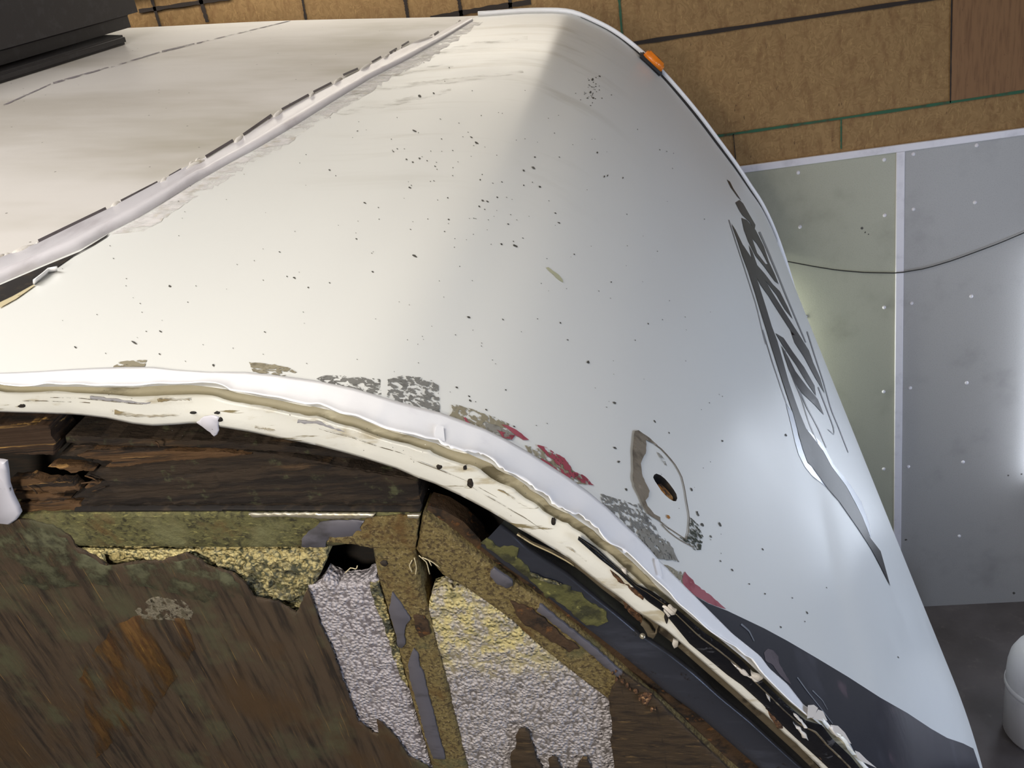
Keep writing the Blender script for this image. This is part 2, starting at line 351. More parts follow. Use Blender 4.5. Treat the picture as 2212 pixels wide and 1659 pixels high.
TAPE_UP = [(-1100, 836), (-420, 818), (-40, 810), (0, 808), (30, 807), (90, 804), (150, 800), (210, 797), (270, 795), (330, 795), (380, 801), (450, 806), (530, 806), (600, 813), (680, 824), (760, 840), (795, 850), (850, 867), (905, 882), (950, 893), (1000, 911), (1050, 930), (1100, 955), (1140, 978), (1180, 1003), (1230, 1035), (1270, 1064), (1310, 1098), (1340, 1127), (1370, 1155), (1400, 1186), (1420, 1210), (1450, 1240), (1480, 1270), (1495, 1285), (1530, 1320), (1555, 1345), (1580, 1370), (1600, 1386), (1640, 1418), (1660, 1445), (1700, 1480), (1735, 1525), (1757, 1535), (1775, 1558), (1800, 1578), (1812, 1590), (1828, 1608), (1840, 1628), (1855, 1643), (1890, 1672), (2060, 1860)]
TAPE_LO = [(-1100, 858), (-420, 840), (-40, 828), (0, 836), (15, 841), (40, 843), (80, 841), (110, 838), (150, 839), (200, 841), (240, 842), (270, 843), (290, 843), (320, 839), (360, 836), (400, 836), (440, 836), (470, 838), (490, 844), (500, 852), (525, 856), (560, 862), (600, 868), (640, 878), (665, 884), (690, 881), (710, 889), (740, 903), (770, 908), (800, 920), (830, 933), (860, 942), (890, 946), (915, 955), (945, 958), (948, 965), (960, 972), (985, 980), (1000, 984), (1015, 982), (1040, 990), (1060, 1000), (1072, 1016), (1085, 1026), (1110, 1033), (1130, 1042), (1150, 1065), (1165, 1072), (1180, 1080), (1190, 1096), (1205, 1104), (1215, 1112), (1240, 1116), (1255, 1130), (1272, 1138), (1280, 1145), (1295, 1165), (1310, 1178), (1330, 1186), (1345, 1196), (1360, 1210), (1375, 1225), (1400, 1250), (1430, 1280), (1460, 1310), (1500, 1345), (1530, 1370), (1560, 1390), (1580, 1400), (1600, 1420), (1612, 1425), (1630, 1450), (1650, 1470), (1670, 1490), (1700, 1520), (1720, 1535), (1740, 1552), (1760, 1557), (1775, 1560), (1785, 1575), (1800, 1593), (1825, 1605), (1838, 1630), (1855, 1650), (1880, 1680), (2050, 1868)]
_e = []
for q in polyres(TAPE_LO, 160):
    h = on_skin(q[0], q[1] - 5)
    if h: _e.append((s_of_z(h.z), h.y))
_e.sort(); _es = np.array([e[0] for e in _e]); _ey = np.array([e[1] for e in _e]); _ey = np.convolve(np.r_[[_ey[0]] * 3, _ey, [_ey[-1]] * 3], np.ones(7) / 7, 'valid')
def y_edge(s): return float(np.interp(s, _es, _ey))
def skin_n(s, y):
    a = skin(s + .004, y) - skin(s - .004, y); b = skin(s, y + .004) - skin(s, y - .004); n = a.cross(b).normalized(); return n if n.z > 0 or n.x > 0 else -n
# roof joint: where the membrane ends and the nose cap begins
SEAM_UP = [(-470, 797), (-330, 728), (-60, 590), (0, 565), (84, 533), (170, 490), (236, 458), (344, 400), (430, 352), (506, 311), (591, 256), (668, 213), (774, 158), (824, 130), (882, 101), (943, 76), (1010, 41)]
SEAM_LO = [(-470, 835), (-330, 775), (-60, 640), (0, 612), (98, 570), (174, 538), (237, 502), (300, 470), (350, 440), (420, 396), (500, 350), (560, 318), (640, 270), (720, 219), (800, 170), (880, 129), (950, 89), (1022, 45)]
_c = []
for q in polyres([(0, 600), (237, 482), (344, 420), (506, 330), (668, 232), (824, 146), (1000, 55)], 12):
    h = on_skin(*q)
    if h: _c.append((h.y, s_of_z(h.z)))
_c.sort(); _cf = np.polyfit([c[0] for c in _c], [c[1] for c in _c], 1)
def s_seam(y): return float(np.polyval(_cf, y))

# --- hole left by the missing marker lamp (cut right through the cap)
HOLE_PX = Z(1300, 900, 4.878, [(540, 640), (552, 612), (575, 600), (620, 618), (665, 655), (710, 705), (755, 765), (785, 815), (795, 860), (782, 892), (755, 890), (715, 868), (665, 825), (625, 780), (590, 725), (560, 680)])
hole = []
for q in HOLE_PX:
    h = on_skin(*q); hole.append((s_of_z(h.z), h.y))
# --- front cap with the hole: triangulated over (s, y)
nt_ = 56; ns_ = 120
pts = []; rows_ = []
y0_ = y_edge(s_seam(.78))
bound = [(s_seam(y), y) for y in np.linspace(y0_, YF, nt_)]
far_b = [(s, YF) for s in np.linspace(s_seam(YF), STOT, ns_)][1:]
low_b = [(STOT, y) for y in np.linspace(YF, y_edge(STOT), nt_)][1:]
near_b = [(s, y_edge(s)) for s in np.linspace(STOT, s_seam(y0_), 260)][1:-1]
outer = bound + far_b + low_b + near_b
extra = []
for i in range(1, ns_ - 1):
    for j in range(1, nt_ - 1):
        y = .80 + (YF - .80) * (j - .7) / (nt_ - 1.7); s0 = s_seam(y); s = s0 + (STOT - s0) * i / (ns_ - 1)
        if not inside((s, y), hole): extra.append((s, y))
v2, f2, _ = cdt(outer, extra, [hole])
f2 = [f for f in f2 if not inside((sum(v2[i][0] for i in f) / len(f), sum(v2[i][1] for i in f) / len(f)), hole)]
cap = tobj('front_cap', [skin(*v) for v in v2], f2, M['cap'])
set_normals(cap, [skin_n(*v) for v in v2])
# --- roof
rv = []; nr = 60
for i in range(nr):
    for j in range(nt_):
        y = y0_ + (YF - y0_) * j / (nt_ - 1); rv.append(skin(s_seam(y) * i / (nr - 1), y))
rf = [(i * nt_ + j, i * nt_ + j + 1, (i + 1) * nt_ + j + 1, (i + 1) * nt_ + j) for i in range(nr - 1) for j in range(nt_ - 1)]
roof = tobj('roof_skin', rv, rf, M['roof']); set_normals(roof, [skin_n(s_of_z(p.z), p.y) for p in rv])

# --- behind the lamp hole: rim, dark throat and a splintered wood backing
hc = sum((skin(*h) for h in hole), Vector()) / len(hole)
_, hn, _, _ = BVH.find_nearest(hc); hn = hn if hn.dot(hc) < 0 else -hn
ring0 = [skin(*h) for h in hole]
V = []; Fc = []; K = len(hole)
for d in (0, .02, .045): V += [p - hn * d for p in ring0]
for r in range(2):
    for k in range(K): Fc.append((r * K + k, r * K + (k + 1) % K, (r + 1) * K + (k + 1) % K, (r + 1) * K + k))
tobj('lamp_hole_throat', V, Fc + [tuple(range(2 * K, 3 * K))], M['dark_gap'], cap)
V = []
lowpts = Z(1300, 900, 4.878, [(590, 705), (645, 690), (715, 760), (770, 830), (782, 870), (765, 892), (720, 875), (690, 850), (665, 820), (640, 760)])
for q in lowpts: V.append(on_skin(*q) - hn * .004)
for q in lowpts: V.append(on_skin(*q) - hn * .04)
k = len(lowpts)
tobj('backing_wood', V, [tuple(range(k))] + [(i, (i + 1) % k, k + (i + 1) % k, k + i) for i in range(k)], M['orange_wood'], cap)

# ---------------------------------------------------------------- builders for the trailer's parts
def decal(name, poly, mat, off=.0008, step=14, parent=None, jag=0, holes=(), seg=None):
    """a thin applied layer that follows the skin"""
    P = rough(poly, seg or max(6, jag * 4), jag) if jag else rough(poly, seg or 14, 0)
    xs = [p[0] for p in P]; ys = [p[1] for p in P]
    ex = []
    y = min(ys) + step / 2
    while y < max(ys):
        x = min(xs) + step / 2
        while x < max(xs):
            if inside((x, y), P) and not any(inside((x, y), h) for h in holes): ex.append((x, y))
            x += step
        y += step
    v, f, _ = cdt(P, ex, holes)
    if holes: f = [t for t in f if not any(inside((sum(v[i][0] for i in t) / len(t), sum(v[i][1] for i in t) / len(t)), h) for h in holes)]
    W = [on_skin(*q, off) for q in v]
    f = [t for t in f if all(W[i] is not None for i in t)]
    W = [w if w is not None else Vector((0, 2, -1)) for w in W]
    used = sorted({i for t in f for i in t}); ix = {u: i for i, u in enumerate(used)}
    if not f: return None
    return tobj(name, [W[i] for i in used], [tuple(ix[i] for i in t) for t in f], mat, parent or cap)
def stroke(pts, w, w2=None):
    """closed outline around a px polyline, tapering"""
    n = 16; P = polyres(pts, n); L = []; R_ = []
    for i in range(n):
        t = P[min(i + 1, n - 1)] - P[max(i - 1, 0)]; t = t / (np.linalg.norm(t) + 1e-9); q = np.array([-t[1], t[0]])
        ww = (w + ((w2 if w2 is not None else w) - w) * i / (n - 1)) / 2
        L.append(tuple(P[i] + q * ww)); R_.append(tuple(P[i] - q * ww))
    return L + R_[::-1]
def plate(name, poly, y, mat, thick=.02, r=.002, relief=0.0, freq=60.0, step=None, parent=None, jag=0, seg=None):
    """a slab whose face lies in the plane y of the side wall, outline taken in px, rounded edge r"""
    P = rough(poly, seg or max(6, jag * 4), jag) if jag else list(poly)
    Q = [on_side(*p, y) for p in P]; P2 = [(q.x, q.z) for q in Q]
    if sum(P2[i - 1][0] * P2[i][1] - P2[i][0] * P2[i - 1][1] for i in range(len(P2))) < 0: P2 = P2[::-1]
    n = len(P2); ins = []
    for i in range(n):
        a, b, c = (np.array(P2[(i + k) % n]) for k in (-1, 0, 1)); u = unit(b - a + 1e-12); w = unit(c - b + 1e-12)
        nn = np.array([-(u + w)[1], (u + w)[0]]); L = np.linalg.norm(nn); nn = nn / L if L > .2 else np.zeros(2)
        ins.append(tuple(b + nn * r))
    ex = []
    if step:
        xs = [p[0] for p in P2]; zs = [p[1] for p in P2]; z = min(zs)
        while z < max(zs):
            x = min(xs)
            while x < max(xs):
                if inside((x, z), ins): ex.append((x + rnd.uniform(-.2, .2) * step, z + rnd.uniform(-.2, .2) * step))
                x += step
            z += step
    v, f, ov = cdt(P2, [p for p in ins if inside(p, P2)] + ex)
    nb = len(v); bset = {}
    for i, src in enumerate(ov):
        for s in src:
            if s < n: bset[s] = i
    edge = set(bset.values()); V = []
    for i, (x, z) in enumerate(v):
        d = r if i in edge else 0
        if relief:
            h = noise.noise(Vector((x * freq, y * 7, z * freq))) + .6 * noise.noise(Vector((x * freq * 2.3, 3, z * freq * 2.3)))
            d += relief * (.6 - h) * (.5 if i in edge else 1)
        V.append(Vector((x, y + d, z)))
    Fc = list(f)
    loop = [bset[i] for i in range(n) if i in bset]
    for k in loop: V.append(Vector((v[k][0], y + thick, v[k][1])))
    for k in range(len(loop)):
        k2 = (k + 1) % len(loop)
        if loop[k] != loop[k2]: Fc.append((loop[k], loop[k2], nb + k2, nb + k))
    o = tobj(name, V, Fc, mat, parent, smooth=True)
    return auto_smooth(o, 50)
def loft(name, rows, mat, n=80, parent=None, wob=None, solid=0.0):
    """surface through px rows, each (polyline, depth y or 'skin'); wob(i, r) adds to the depth"""
    V = []
    for r, (pl, y) in enumerate(rows):
        for i, q in enumerate(polyres(pl, n)):
            if y == 'skin':
                h = on_skin(*q, .0012); V.append(h if h is not None else on_side(q[0], q[1], A - .013))
            else: V.append(on_side(q[0], q[1], y + (wob(i, r, q) if wob else 0)))
    Fc = [(r * n + i, r * n + i + 1, (r + 1) * n + i + 1, (r + 1) * n + i) for r in range(len(rows) - 1) for i in range(n - 1)]
    o = tobj(name, V, Fc, mat, parent)
    if solid:
        s = o.modifiers.new('thickness', 'SOLIDIFY'); s.thickness = solid; s.offset = 0
    return o
def between(a, b, t, n=80):
    a = polyres(a, n); b = polyres(b, n); return a + (b - a) * t

# ---------------------------------------------------------------- near corner: tape and flange
# pair both edges by matching points along their length so the strip has no shear
def pair(up, lo, n):
    a = polyres(up, n); b = polyres(lo, 900); out = []; j0 = 0
    for i, p in enumerate(a):
        t = a[min(i + 1, n - 1)] - a[max(i - 1, 0)]; q = (b - p) @ t; w = np.abs(q); w[:j0] = 1e9; j = int(np.argmin(w)); j0 = j; out.append(b[j])
    return a, np.array(out)
NTP = 420
ta, tb = pair(TAPE_UP, TAPE_LO, NTP)
V = []
tr = random.Random(3)
fr = [0, .12, .35, .65, .88, 1.0]
for k, t in enumerate(fr):
    for i in range(NTP):
        q = ta[i] + (tb[i] - ta[i]) * t
        wv = noise.noise(Vector((q[0] * .02, q[1] * .02, 4)))
        if k == 5 and 950 < q[0] < 1290: q = q + np.array([tr.uniform(-2, 2), tr.uniform(-2.5, 2.5)])
        off = [.0010, .0014, .0016, .002, .0032, .0055][k] + [0, 0, .0004, .0008, .0016, .0025][k] * (wv + .3)
        V.append(on_skin(q[0], q[1], off))
Fc = [(r * NTP + i, r * NTP + i + 1, (r + 1) * NTP + i + 1, (r + 1) * NTP + i) for r in range(len(fr) - 1) for i in range(NTP - 1)]
tape = tobj('corner_tape', V, Fc, M['tape'])
s_ = tape.modifiers.new('thickness', 'SOLIDIFY'); s_.thickness = .0012; s_.offset = 0
# curls at the loose lower end of the tape
for c in ([(1733, 1556), (1735, 1527), (1748, 1526), (1757, 1533), (1748, 1552)], [(1745, 1556), (1757, 1536), (1768, 1540), (1777, 1560), (1760, 1558)], [(1783, 1573), (1784, 1569), (1800, 1571), (1815, 1586), (1829, 1610), (1806, 1600), (1795, 1590)], [(1836, 1624), (1846, 1628), (1862, 1644), (1884, 1662), (1852, 1648), (1842, 1640)]):
    decal('tape_curl', c, M['curl'], .007, 5, tape)
for c in ([(1409, 1212), (1415, 1212), (1424, 1250), (1416, 1248)], [(1337, 1190), (1345, 1188), (1351, 1196), (1341, 1200)], [(940, 925), (955, 928), (958, 960), (944, 958), (935, 945)]):
    decal('tape_wrinkle', c, M['tape'], .005, 6, parent=tape)

FL_LO = [(-1100, 908), (-420, 892), (-40, 888), (0, 889), (100, 892), (170, 895), (230, 902), (290, 915), (330, 919), (370, 917), (420, 913), (440, 916), (480, 922), (540, 932), (600, 945), (680, 960), (760, 981), (800, 993), (860, 1012), (900, 1030), (940, 1044), (1000, 1072), (1060, 1104), (1120, 1140), (1180, 1175), (1230, 1205), (1260, 1230), (1300, 1262), (1340, 1290), (1375, 1320), (1400, 1335), (1440, 1360), (1480, 1395), (1520, 1430), (1560, 1465), (1600, 1500), (1640, 1535), (1655, 1543), (1690, 1580), (1720, 1605), (1750, 1635), (1790, 1675), (2020, 1890)]
fa, fb = pair([(x, y - 14) for x, y in TAPE_LO], FL_LO, 200)
YFL = A - .036
def yfl(px): return float(np.interp(px, [0, 300, 700, 1000, 1300, 1800], [A - .012, A - .014, A - .020, A - .028, A - .034, A - .037]))
def flange():
    V = []; n = 200; rows = [(0, .012), (.20, .012), (.30, .008), (.36, .001), (.42, 0), (.75, 0), (.94, .0005), (1.0, .003)]
    for t, d in rows:
        for i in range(n):
            q = fa[i] + (fb[i] - fa[i]) * t
            b = .006 * math.exp(-((q[0] - 400) / 60) ** 2) * (1 - t) + .0012 * noise.noise(Vector((q[0] * .03, q[1] * .03, 1)))
            V.append(on_side(q[0], q[1], yfl(q[0]) + d + b))
    Fc = [(r * n + i, r * n + i + 1, (r + 1) * n + i + 1, (r + 1) * n + i) for r in range(len(rows) - 1) for i in range(n - 1)]
    o = tobj('corner_flange', V, Fc, M['flange']); s = o.modifiers.new('thickness', 'SOLIDIFY'); s.thickness = .0015; s.offset = 0
    return o
flg = flange()
GR_A = fa + (fb - fa) * .13; GR_B = fa + (fb - fa) * .33
_V = []
for t in (.10, .20, .285, .33):
    for i in range(200):
        q = fa[i] + (fb[i] - fa[i]) * (t + .03 * noise.noise(Vector((i * .11, t * 9, 5)))); _V.append(on_side(q[0], q[1], yfl(q[0]) + (.0105, .0105, .0075, .003)[int(round((t - .1) / .09)) if t < .3 else 3]))
tobj('grimy_channel', _V, [(r * 200 + i, r * 200 + i + 1, (r + 1) * 200 + i + 1, (r + 1) * 200 + i) for r in range(3) for i in range(199)], M['grime_band'], flg)
plate('torn_tab', [(424, 914), (440, 900), (462, 898), (474, 905), (470, 920), (473, 931), (468, 940), (461, 944), (452, 936)], yfl(450) - .003, M['bracket'], .002, .0015, parent=flg, jag=1)
for x, y, rx, ry in ((475, 908, 7, 5), (468, 893, 6, 3), (416, 893, 6, 3), (948, 1010, 6, 5), (1004, 1012, 4, 5), (1015, 1045, 8, 10), (1195, 1128, 5, 8), (1440, 1334, 5, 13), (46, 878, 8, 4), (1728, 1592, 4, 8), (1770, 1626, 5, 10)):
    pl = [(x + rx * math.cos(a) * rnd.uniform(.75, 1.2), y + ry * math.sin(a) * rnd.uniform(.75, 1.2)) for a in np.linspace(0, 6.28, 12, endpoint=False)]
    plate('screw_hole', pl, yfl(x) - .0022, M['dark_gap'], .002, .0008, parent=flg)
for pl in ([(1318, 1232), (1330, 1240), (1345, 1256), (1350, 1262), (1342, 1262), (1325, 1246)], [(1345, 1258), (1375, 1275), (1393, 1290), (1390, 1298), (1372, 1286)], [(1655, 1530), (1668, 1540), (1688, 1562), (1692, 1576), (1680, 1574), (1664, 1552)], [(1574, 1446), (1580, 1450), (1583, 1458), (1576, 1453)], [(1500, 1390), (1508, 1396), (1520, 1412), (1514, 1410)], [(1720, 1584), (1728, 1590), (1730, 1604), (1724, 1600)], [(1764, 1615), (1774, 1622), (1776, 1645), (1768, 1638)]):
    plate('rust_spot', pl, yfl(pl[0][0]) - .0026, M['rust'], .002, .0008, parent=flg, jag=1.5)
for x0, x1, t, w, mt in ((30, 210, .62, 1.6, 'scr'), (100, 320, .52, 1.4, 'scr'), (200, 330, .48, 6, 'chip'), (650, 770, .50, 7, 'chip'), (330, 420, .45, 7, 'dirt'), (250, 400, .80, 8, 'dirt'), (700, 1010, .62, 1.0, 'scr'), (880, 1180, .66, 1.0, 'scr'), (1030, 1260, .74, .9, 'scr'), (560, 640, .86, 6, 'dirt'), (1090, 1200, .50, 3, 'dirt'), (1240, 1330, .80, 3, 'dirt')):
    i0, i1 = (int(np.argmin(np.abs(fa[:, 0] - q))) for q in (x0, x1)); cl = [tuple(fa[i] + (fb[i] - fa[i]) * (t + .03 * noise.noise(Vector((i * .2, t * 20, 2))))) for i in range(i0, i1, max(1, (i1 - i0) // 9))]
    if len(cl) < 3: continue
    half = stroke(cl, w * .4, w) if mt == 'scr' else stroke(cl, w, w * .4)
    if mt != 'scr': half = [(x + rnd.uniform(-1.5, 1.5), y + rnd.uniform(-1.5, 1.5)) for x, y in half]
    plate({'scr': 'scratch', 'chip': 'paint_chip', 'dirt': 'dirt_smear'}[mt], half, yfl((x0 + x1) / 2) - .0018, M[mt], .001, .0002, parent=flg)
# black sealant band between tape and flange on the lower run
BK_LO = [(1248, 1166), (1297, 1209), (1339, 1241), (1368, 1268), (1399, 1299), (1434, 1323), (1490, 1391), (1534, 1427), (1571, 1458), (1602, 1480), (1649, 1523), (1671, 1549), (1712, 1588), (1736, 1610), (1769, 1640), (1809, 1678), (2032, 1885)]
BK_UP = [(1250, 1158), (1290, 1184), (1330, 1222), (1375, 1262), (1405, 1275), (1430, 1292), (1470, 1322), (1520, 1365), (1560, 1392), (1600, 1424), (1650, 1474), (1700, 1522), (1740, 1556), (1775, 1566), (1800, 1598), (1838, 1634), (1870, 1675), (2044, 1872)]
loft('black_sealant', [(BK_UP, YFL - .0005), (between(BK_UP, BK_LO, .3), YFL - .0045), (between(BK_UP, BK_LO, .45), YFL - .003), (between(BK_UP, BK_LO, .7), YFL - .0055), (BK_LO, YFL - .0025)], M['black_seal'], 120, flg,
     wob=lambda i, r, q: .0012 * noise.noise(Vector((q[0] * .06, q[1] * .06, r * 3))))
loft('sealant_ridge', [(between(BK_UP, BK_LO, .30), YFL - .0044), (between(BK_UP, BK_LO, .34), YFL - .0056), (between(BK_UP, BK_LO, .38), YFL - .0044)], M['steel_tan'], 120, flg)
for pl in ([(1428, 1310), (1448, 1312), (1462, 1322), (1458, 1330), (1442, 1334)], [(1620, 1452), (1640, 1462), (1648, 1468), (1640, 1474), (1625, 1466)], [(1580, 1432), (1610, 1452), (1638, 1474), (1630, 1474), (1600, 1456)], [(1342, 1230), (1352, 1234), (1356, 1244), (1348, 1240)], [(1715, 1545), (1730, 1556), (1745, 1575), (1738, 1574)], [(1714, 1565), (1738, 1585), (1748, 1600), (1734, 1594)], [(1655, 1500), (1662, 1506), (1664, 1518), (1657, 1510)]):
    plate('sealant_crumb', pl, yfl(pl[0][0]) - .0065, M['lump_seal'], .004, .0015, parent=flg, jag=1.5)

# ---------------------------------------------------------------- what the missing side skin lays bare
YS = A + .006
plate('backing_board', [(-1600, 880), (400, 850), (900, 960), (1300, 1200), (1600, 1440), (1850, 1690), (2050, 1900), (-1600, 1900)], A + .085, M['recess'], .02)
plate('laminated_block', [(-1100, 945), (-420, 925), (-40, 921), (60, 920), (105, 920), (107, 944), (118, 956), (117, 985), (60, 984), (-40, 982), (-420, 986), (-1100, 1000)], YS + .004, M['ply_stack'], .05, .002, relief=.002, freq=40, step=.006, jag=1)
plate('header_batten', [(138, 944), (345, 953), (480, 956), (620, 966), (770, 985), (800, 998), (620, 980), (480, 972), (345, 967), (165, 964), (140, 958)], YS + .012, M['wood_rot'], .05, .003, relief=.002, freq=50, step=.008, jag=.8)
beam = plate('header_beam', [(125, 986), (160, 976), (200, 972), (300, 972), (480, 977), (560, 981), (600, 986), (700, 1004), (800, 1022), (900, 1038), (905, 1060), (910, 1097), (700, 1097), (480, 1096), (300, 1096), (165, 1098), (180, 1078), (150, 1080), (225, 1040), (180, 1030), (235, 1012), (190, 1000), (215, 992), (160, 990)], YS + .010, M['wood_rot'], .05, .003, relief=.003, freq=45, step=.008, jag=1.2)
plate('split_face', [(165, 986), (200, 974), (300, 975), (480, 979), (540, 985), (480, 991), (360, 998), (270, 1010), (225, 1012), (240, 1000), (180, 992)], YS + .006, M['wood_bright'], .02, .002, relief=.002, freq=50, step=.008, jag=1, parent=beam)
plate('mossy_face', [(270, 1040), (380, 1030), (480, 1022), (620, 1005), (700, 1008), (800, 1026), (900, 1042), (907, 1092), (600, 1092), (180, 1092), (190, 1080), (220, 1060), (250, 1058)], YS + .0075, M['wood_rot'], .02, .003, relief=.003, freq=60, step=.008, jag=1, parent=beam)
for pl in ([(18, 1040), (60, 1036), (100, 1046), (150, 1044), (170, 1062), (120, 1068), (60, 1062), (20, 1058)], [(30, 1096), (80, 1088), (130, 1086), (165, 1092), (180, 1104), (120, 1110), (40, 1112)], [(182, 1056), (212, 1042), (232, 1050), (225, 1062), (190, 1066)], [(100, 1010), (150, 1012), (200, 1020), (150, 1024)], [(20, 1066), (110, 1072), (150, 1080), (100, 1086), (24, 1080)]):
    plate('wood_shred', pl, YS + .006 + rnd.uniform(0, .006), M['wood_bright'], .02, .002, relief=.004, freq=60, step=.007, jag=2)
for a, b in (((184, 1028), (212, 1040)), ((176, 1044), (214, 1041)), ((228, 1052), (200, 1062)), ((335, 953), (344, 966)), ((60, 1050), (80, 1066)), ((160, 964), (200, 963))):
    tube('splinter', [on_side(*a, YS + .004) + SH, on_side((a[0] + b[0]) / 2 + 2, (a[1] + b[1]) / 2 - 1, YS + .001) + SH, on_side(*b, YS + .004) + SH], .0012, M['wood_bright'], trailer, 5)
plate('gasket_strip', [(160, 1100), (480, 1099), (908, 1101), (908, 1107), (480, 1105), (160, 1106)], YS + .004, M['dark_gap'], .03, .001)
# frame rail, post, brace
RAIL = [(-1100, 1136), (-420, 1124), (-40, 1120), (20, 1116), (160, 1111), (480, 1110), (700, 1111), (908, 1112), (902, 1150), (896, 1188), (800, 1187), (780, 1181), (760, 1178), (700, 1186), (480, 1186), (160, 1183), (-40, 1190), (-420, 1196), (-1100, 1210)]
rail = plate('frame_rail', RAIL, YS, M['moss_rail'], .045, .004, relief=.0012, freq=120, step=.008)
plate('bare_patch', [(652, 1165), (665, 1150), (680, 1142), (690, 1130), (712, 1126), (760, 1124), (786, 1127), (778, 1140), (782, 1150), (765, 1158), (735, 1163), (705, 1168), (703, 1183), (650, 1182)], YS - .0018, M['bare_metal'], .004, .0003, parent=rail, jag=1)
plate('felt_patch', [(778, 1140), (790, 1122), (840, 1116), (905, 1114), (902, 1150), (897, 1186), (800, 1186), (770, 1178), (705, 1172), (712, 1162), (760, 1160)], YS - .003, M['felt'], .004, .001, relief=.0012, freq=150, step=.006, parent=rail, jag=1.5)
plate('bright_edge', [(535, 1111), (640, 1110), (810, 1112), (806, 1119), (770, 1122), (700, 1122), (620, 1118), (545, 1119)], YS - .0022, M['bright_metal'], .004, .0015, parent=rail, jag=1)
plate('bright_edge', [(878, 1113), (908, 1113), (904, 1121), (880, 1120)], YS - .0034, M['bright_metal'], .004, .001, parent=rail, jag=.8)
POST_L = [(803, 1188), (805, 1193), (814, 1245), (831, 1301), (846, 1354), (866, 1430), (890, 1518), (915, 1600), (937, 1675), (1010, 1900)]
POST_R = [(897, 1188), (901, 1223), (911, 1278), (924, 1319), (939, 1388), (959, 1458), (974, 1518), (992, 1592), (1012, 1675), (1072, 1900)]
post = plate('frame_post', POST_L + POST_R[::-1], YS, M['felt'], .045, .004, relief=.0012, freq=150, step=.008)
plate('bare_patch', [(846, 1280), (862, 1300), (876, 1322), (888, 1338), (876, 1350), (872, 1375), (876, 1392), (868, 1402), (860, 1398), (852, 1360), (840, 1322)], YS - .0022, M['bare_metal'], .004, .0003, parent=post, jag=1.2)
plate('bare_patch', [(893, 1402), (902, 1410), (906, 1440), (916, 1460), (922, 1490), (934, 1530), (946, 1580), (962, 1640), (935, 1640), (918, 1590), (900, 1520), (884, 1462), (880, 1436)], YS - .0022, M['bare_metal'], .004, .0003, parent=post, jag=1.2)
plate('rust_spot', [(893, 1330), (915, 1332), (926, 1350), (928, 1372), (908, 1378), (896, 1356)], YS - .0026, M['rust_strip'], .004, .001, parent=post, jag=1.5)
plate('screw_hole', [(820, 1217), (826, 1213), (834, 1214), (837, 1220), (832, 1225), (824, 1222)], YS - .0028, M['dark_gap'], .003, .0008, parent=post)
BR_UP = [(912, 1112), (960, 1146), (1020, 1194), (1080, 1240), (1130, 1276), (1166, 1300), (1210, 1337), (1286, 1398), (1351, 1456), (1437, 1530), (1510, 1598), (1600, 1680), (1830, 1890)]
BR_LO = [(898, 1190), (910, 1207), (930, 1216), (955, 1246), (1000, 1270), (1045, 1300), (1105, 1343), (1155, 1391), (1220, 1443), (1277, 1487), (1314, 1515), (1380, 1570), (1440, 1620), (1510, 1680), (1750, 1890)]
brace = plate('frame_brace', BR_UP + BR_LO[::-1], YS, M['felt'], .045, .004, relief=.0014, freq=150, step=.008)
plate('bare_patch', [(1060, 1236), (1068, 1228), (1106, 1256), (1108, 1266), (1094, 1272), (1075, 1262), (1058, 1246)], YS - .0026, M['bare_metal'], .004, .0003, parent=brace, jag=1)
plate('bare_patch', [(1166, 1306), (1205, 1338), (1286, 1402), (1351, 1460), (1437, 1535), (1425, 1545), (1340, 1470), (1262, 1402), (1200, 1352), (1160, 1320)], YS - .0026, M['bare_metal'], .004, .0003, parent=brace, jag=1.5)
plate('rust_spot', [(1100, 1298), (1150, 1318), (1200, 1362), (1250, 1402), (1230, 1410), (1180, 1380), (1120, 1340)], YS - .003, M['rust_strip'], .004, .001, relief=.0012, freq=120, step=.006, parent=brace, jag=2.5)
plate('rust_strip', [(925, 1095), (960, 1105), (1000, 1130), (1037, 1168), (1040, 1182), (1095, 1227), (1160, 1272), (1226, 1327), (1286, 1372), (1351, 1422), (1437, 1495), (1503, 1541), (1595, 1621), (1660, 1680), (1890, 1885), (1842, 1885), (1612, 1680), (1510, 1592), (1437, 1526), (1351, 1450), (1286, 1392), (1210, 1331), (1130, 1270), (1080, 1236), (1020, 1188), (960, 1140), (915, 1110)], YS + .012, M['rust_strip'], .03, .002, relief=.002, freq=90, step=.008)
# dark steel channel with its rolled ridge
CH_LO = [(1038, 1179), (1095, 1225), (1160, 1270), (1226, 1325), (1286, 1370), (1351, 1420), (1437, 1493), (1503, 1540), (1595, 1620), (1665, 1680), (1895, 1885)]
CH_RG = [(1084, 1130), (1113, 1152), (1139, 1178), (1182, 1207), (1226, 1234), (1291, 1288), (1334, 1322), (1387, 1367), (1452, 1410), (1503, 1450), (1560, 1502), (1625, 1555), (1677, 1603), (1760, 1678), (1990, 1885)]
CH_UP = [(1095, 1115), (1150, 1148), (1210, 1188), (1250, 1220), (1310, 1275), (1350, 1308), (1400, 1345), (1465, 1392), (1517, 1436), (1575, 1488), (1640, 1540), (1690, 1588), (1790, 1680), (2015, 1885)]
ca, cb = CH_LO, CH_RG
loft('steel_channel', [(CH_LO, YS + .012), (CH_LO, YS - .004), (between(CH_LO, CH_RG, .25), YS - .006), (between(CH_LO, CH_RG, .7), YS - .006), (between(CH_LO, CH_RG, .82), YS - .0052), (between(CH_LO, CH_RG, .92), YS - .003), (CH_RG, YS + .003), (between(CH_RG, CH_UP, .3), YS + .014), (CH_UP, YS + .036)], M['steel'], 90)
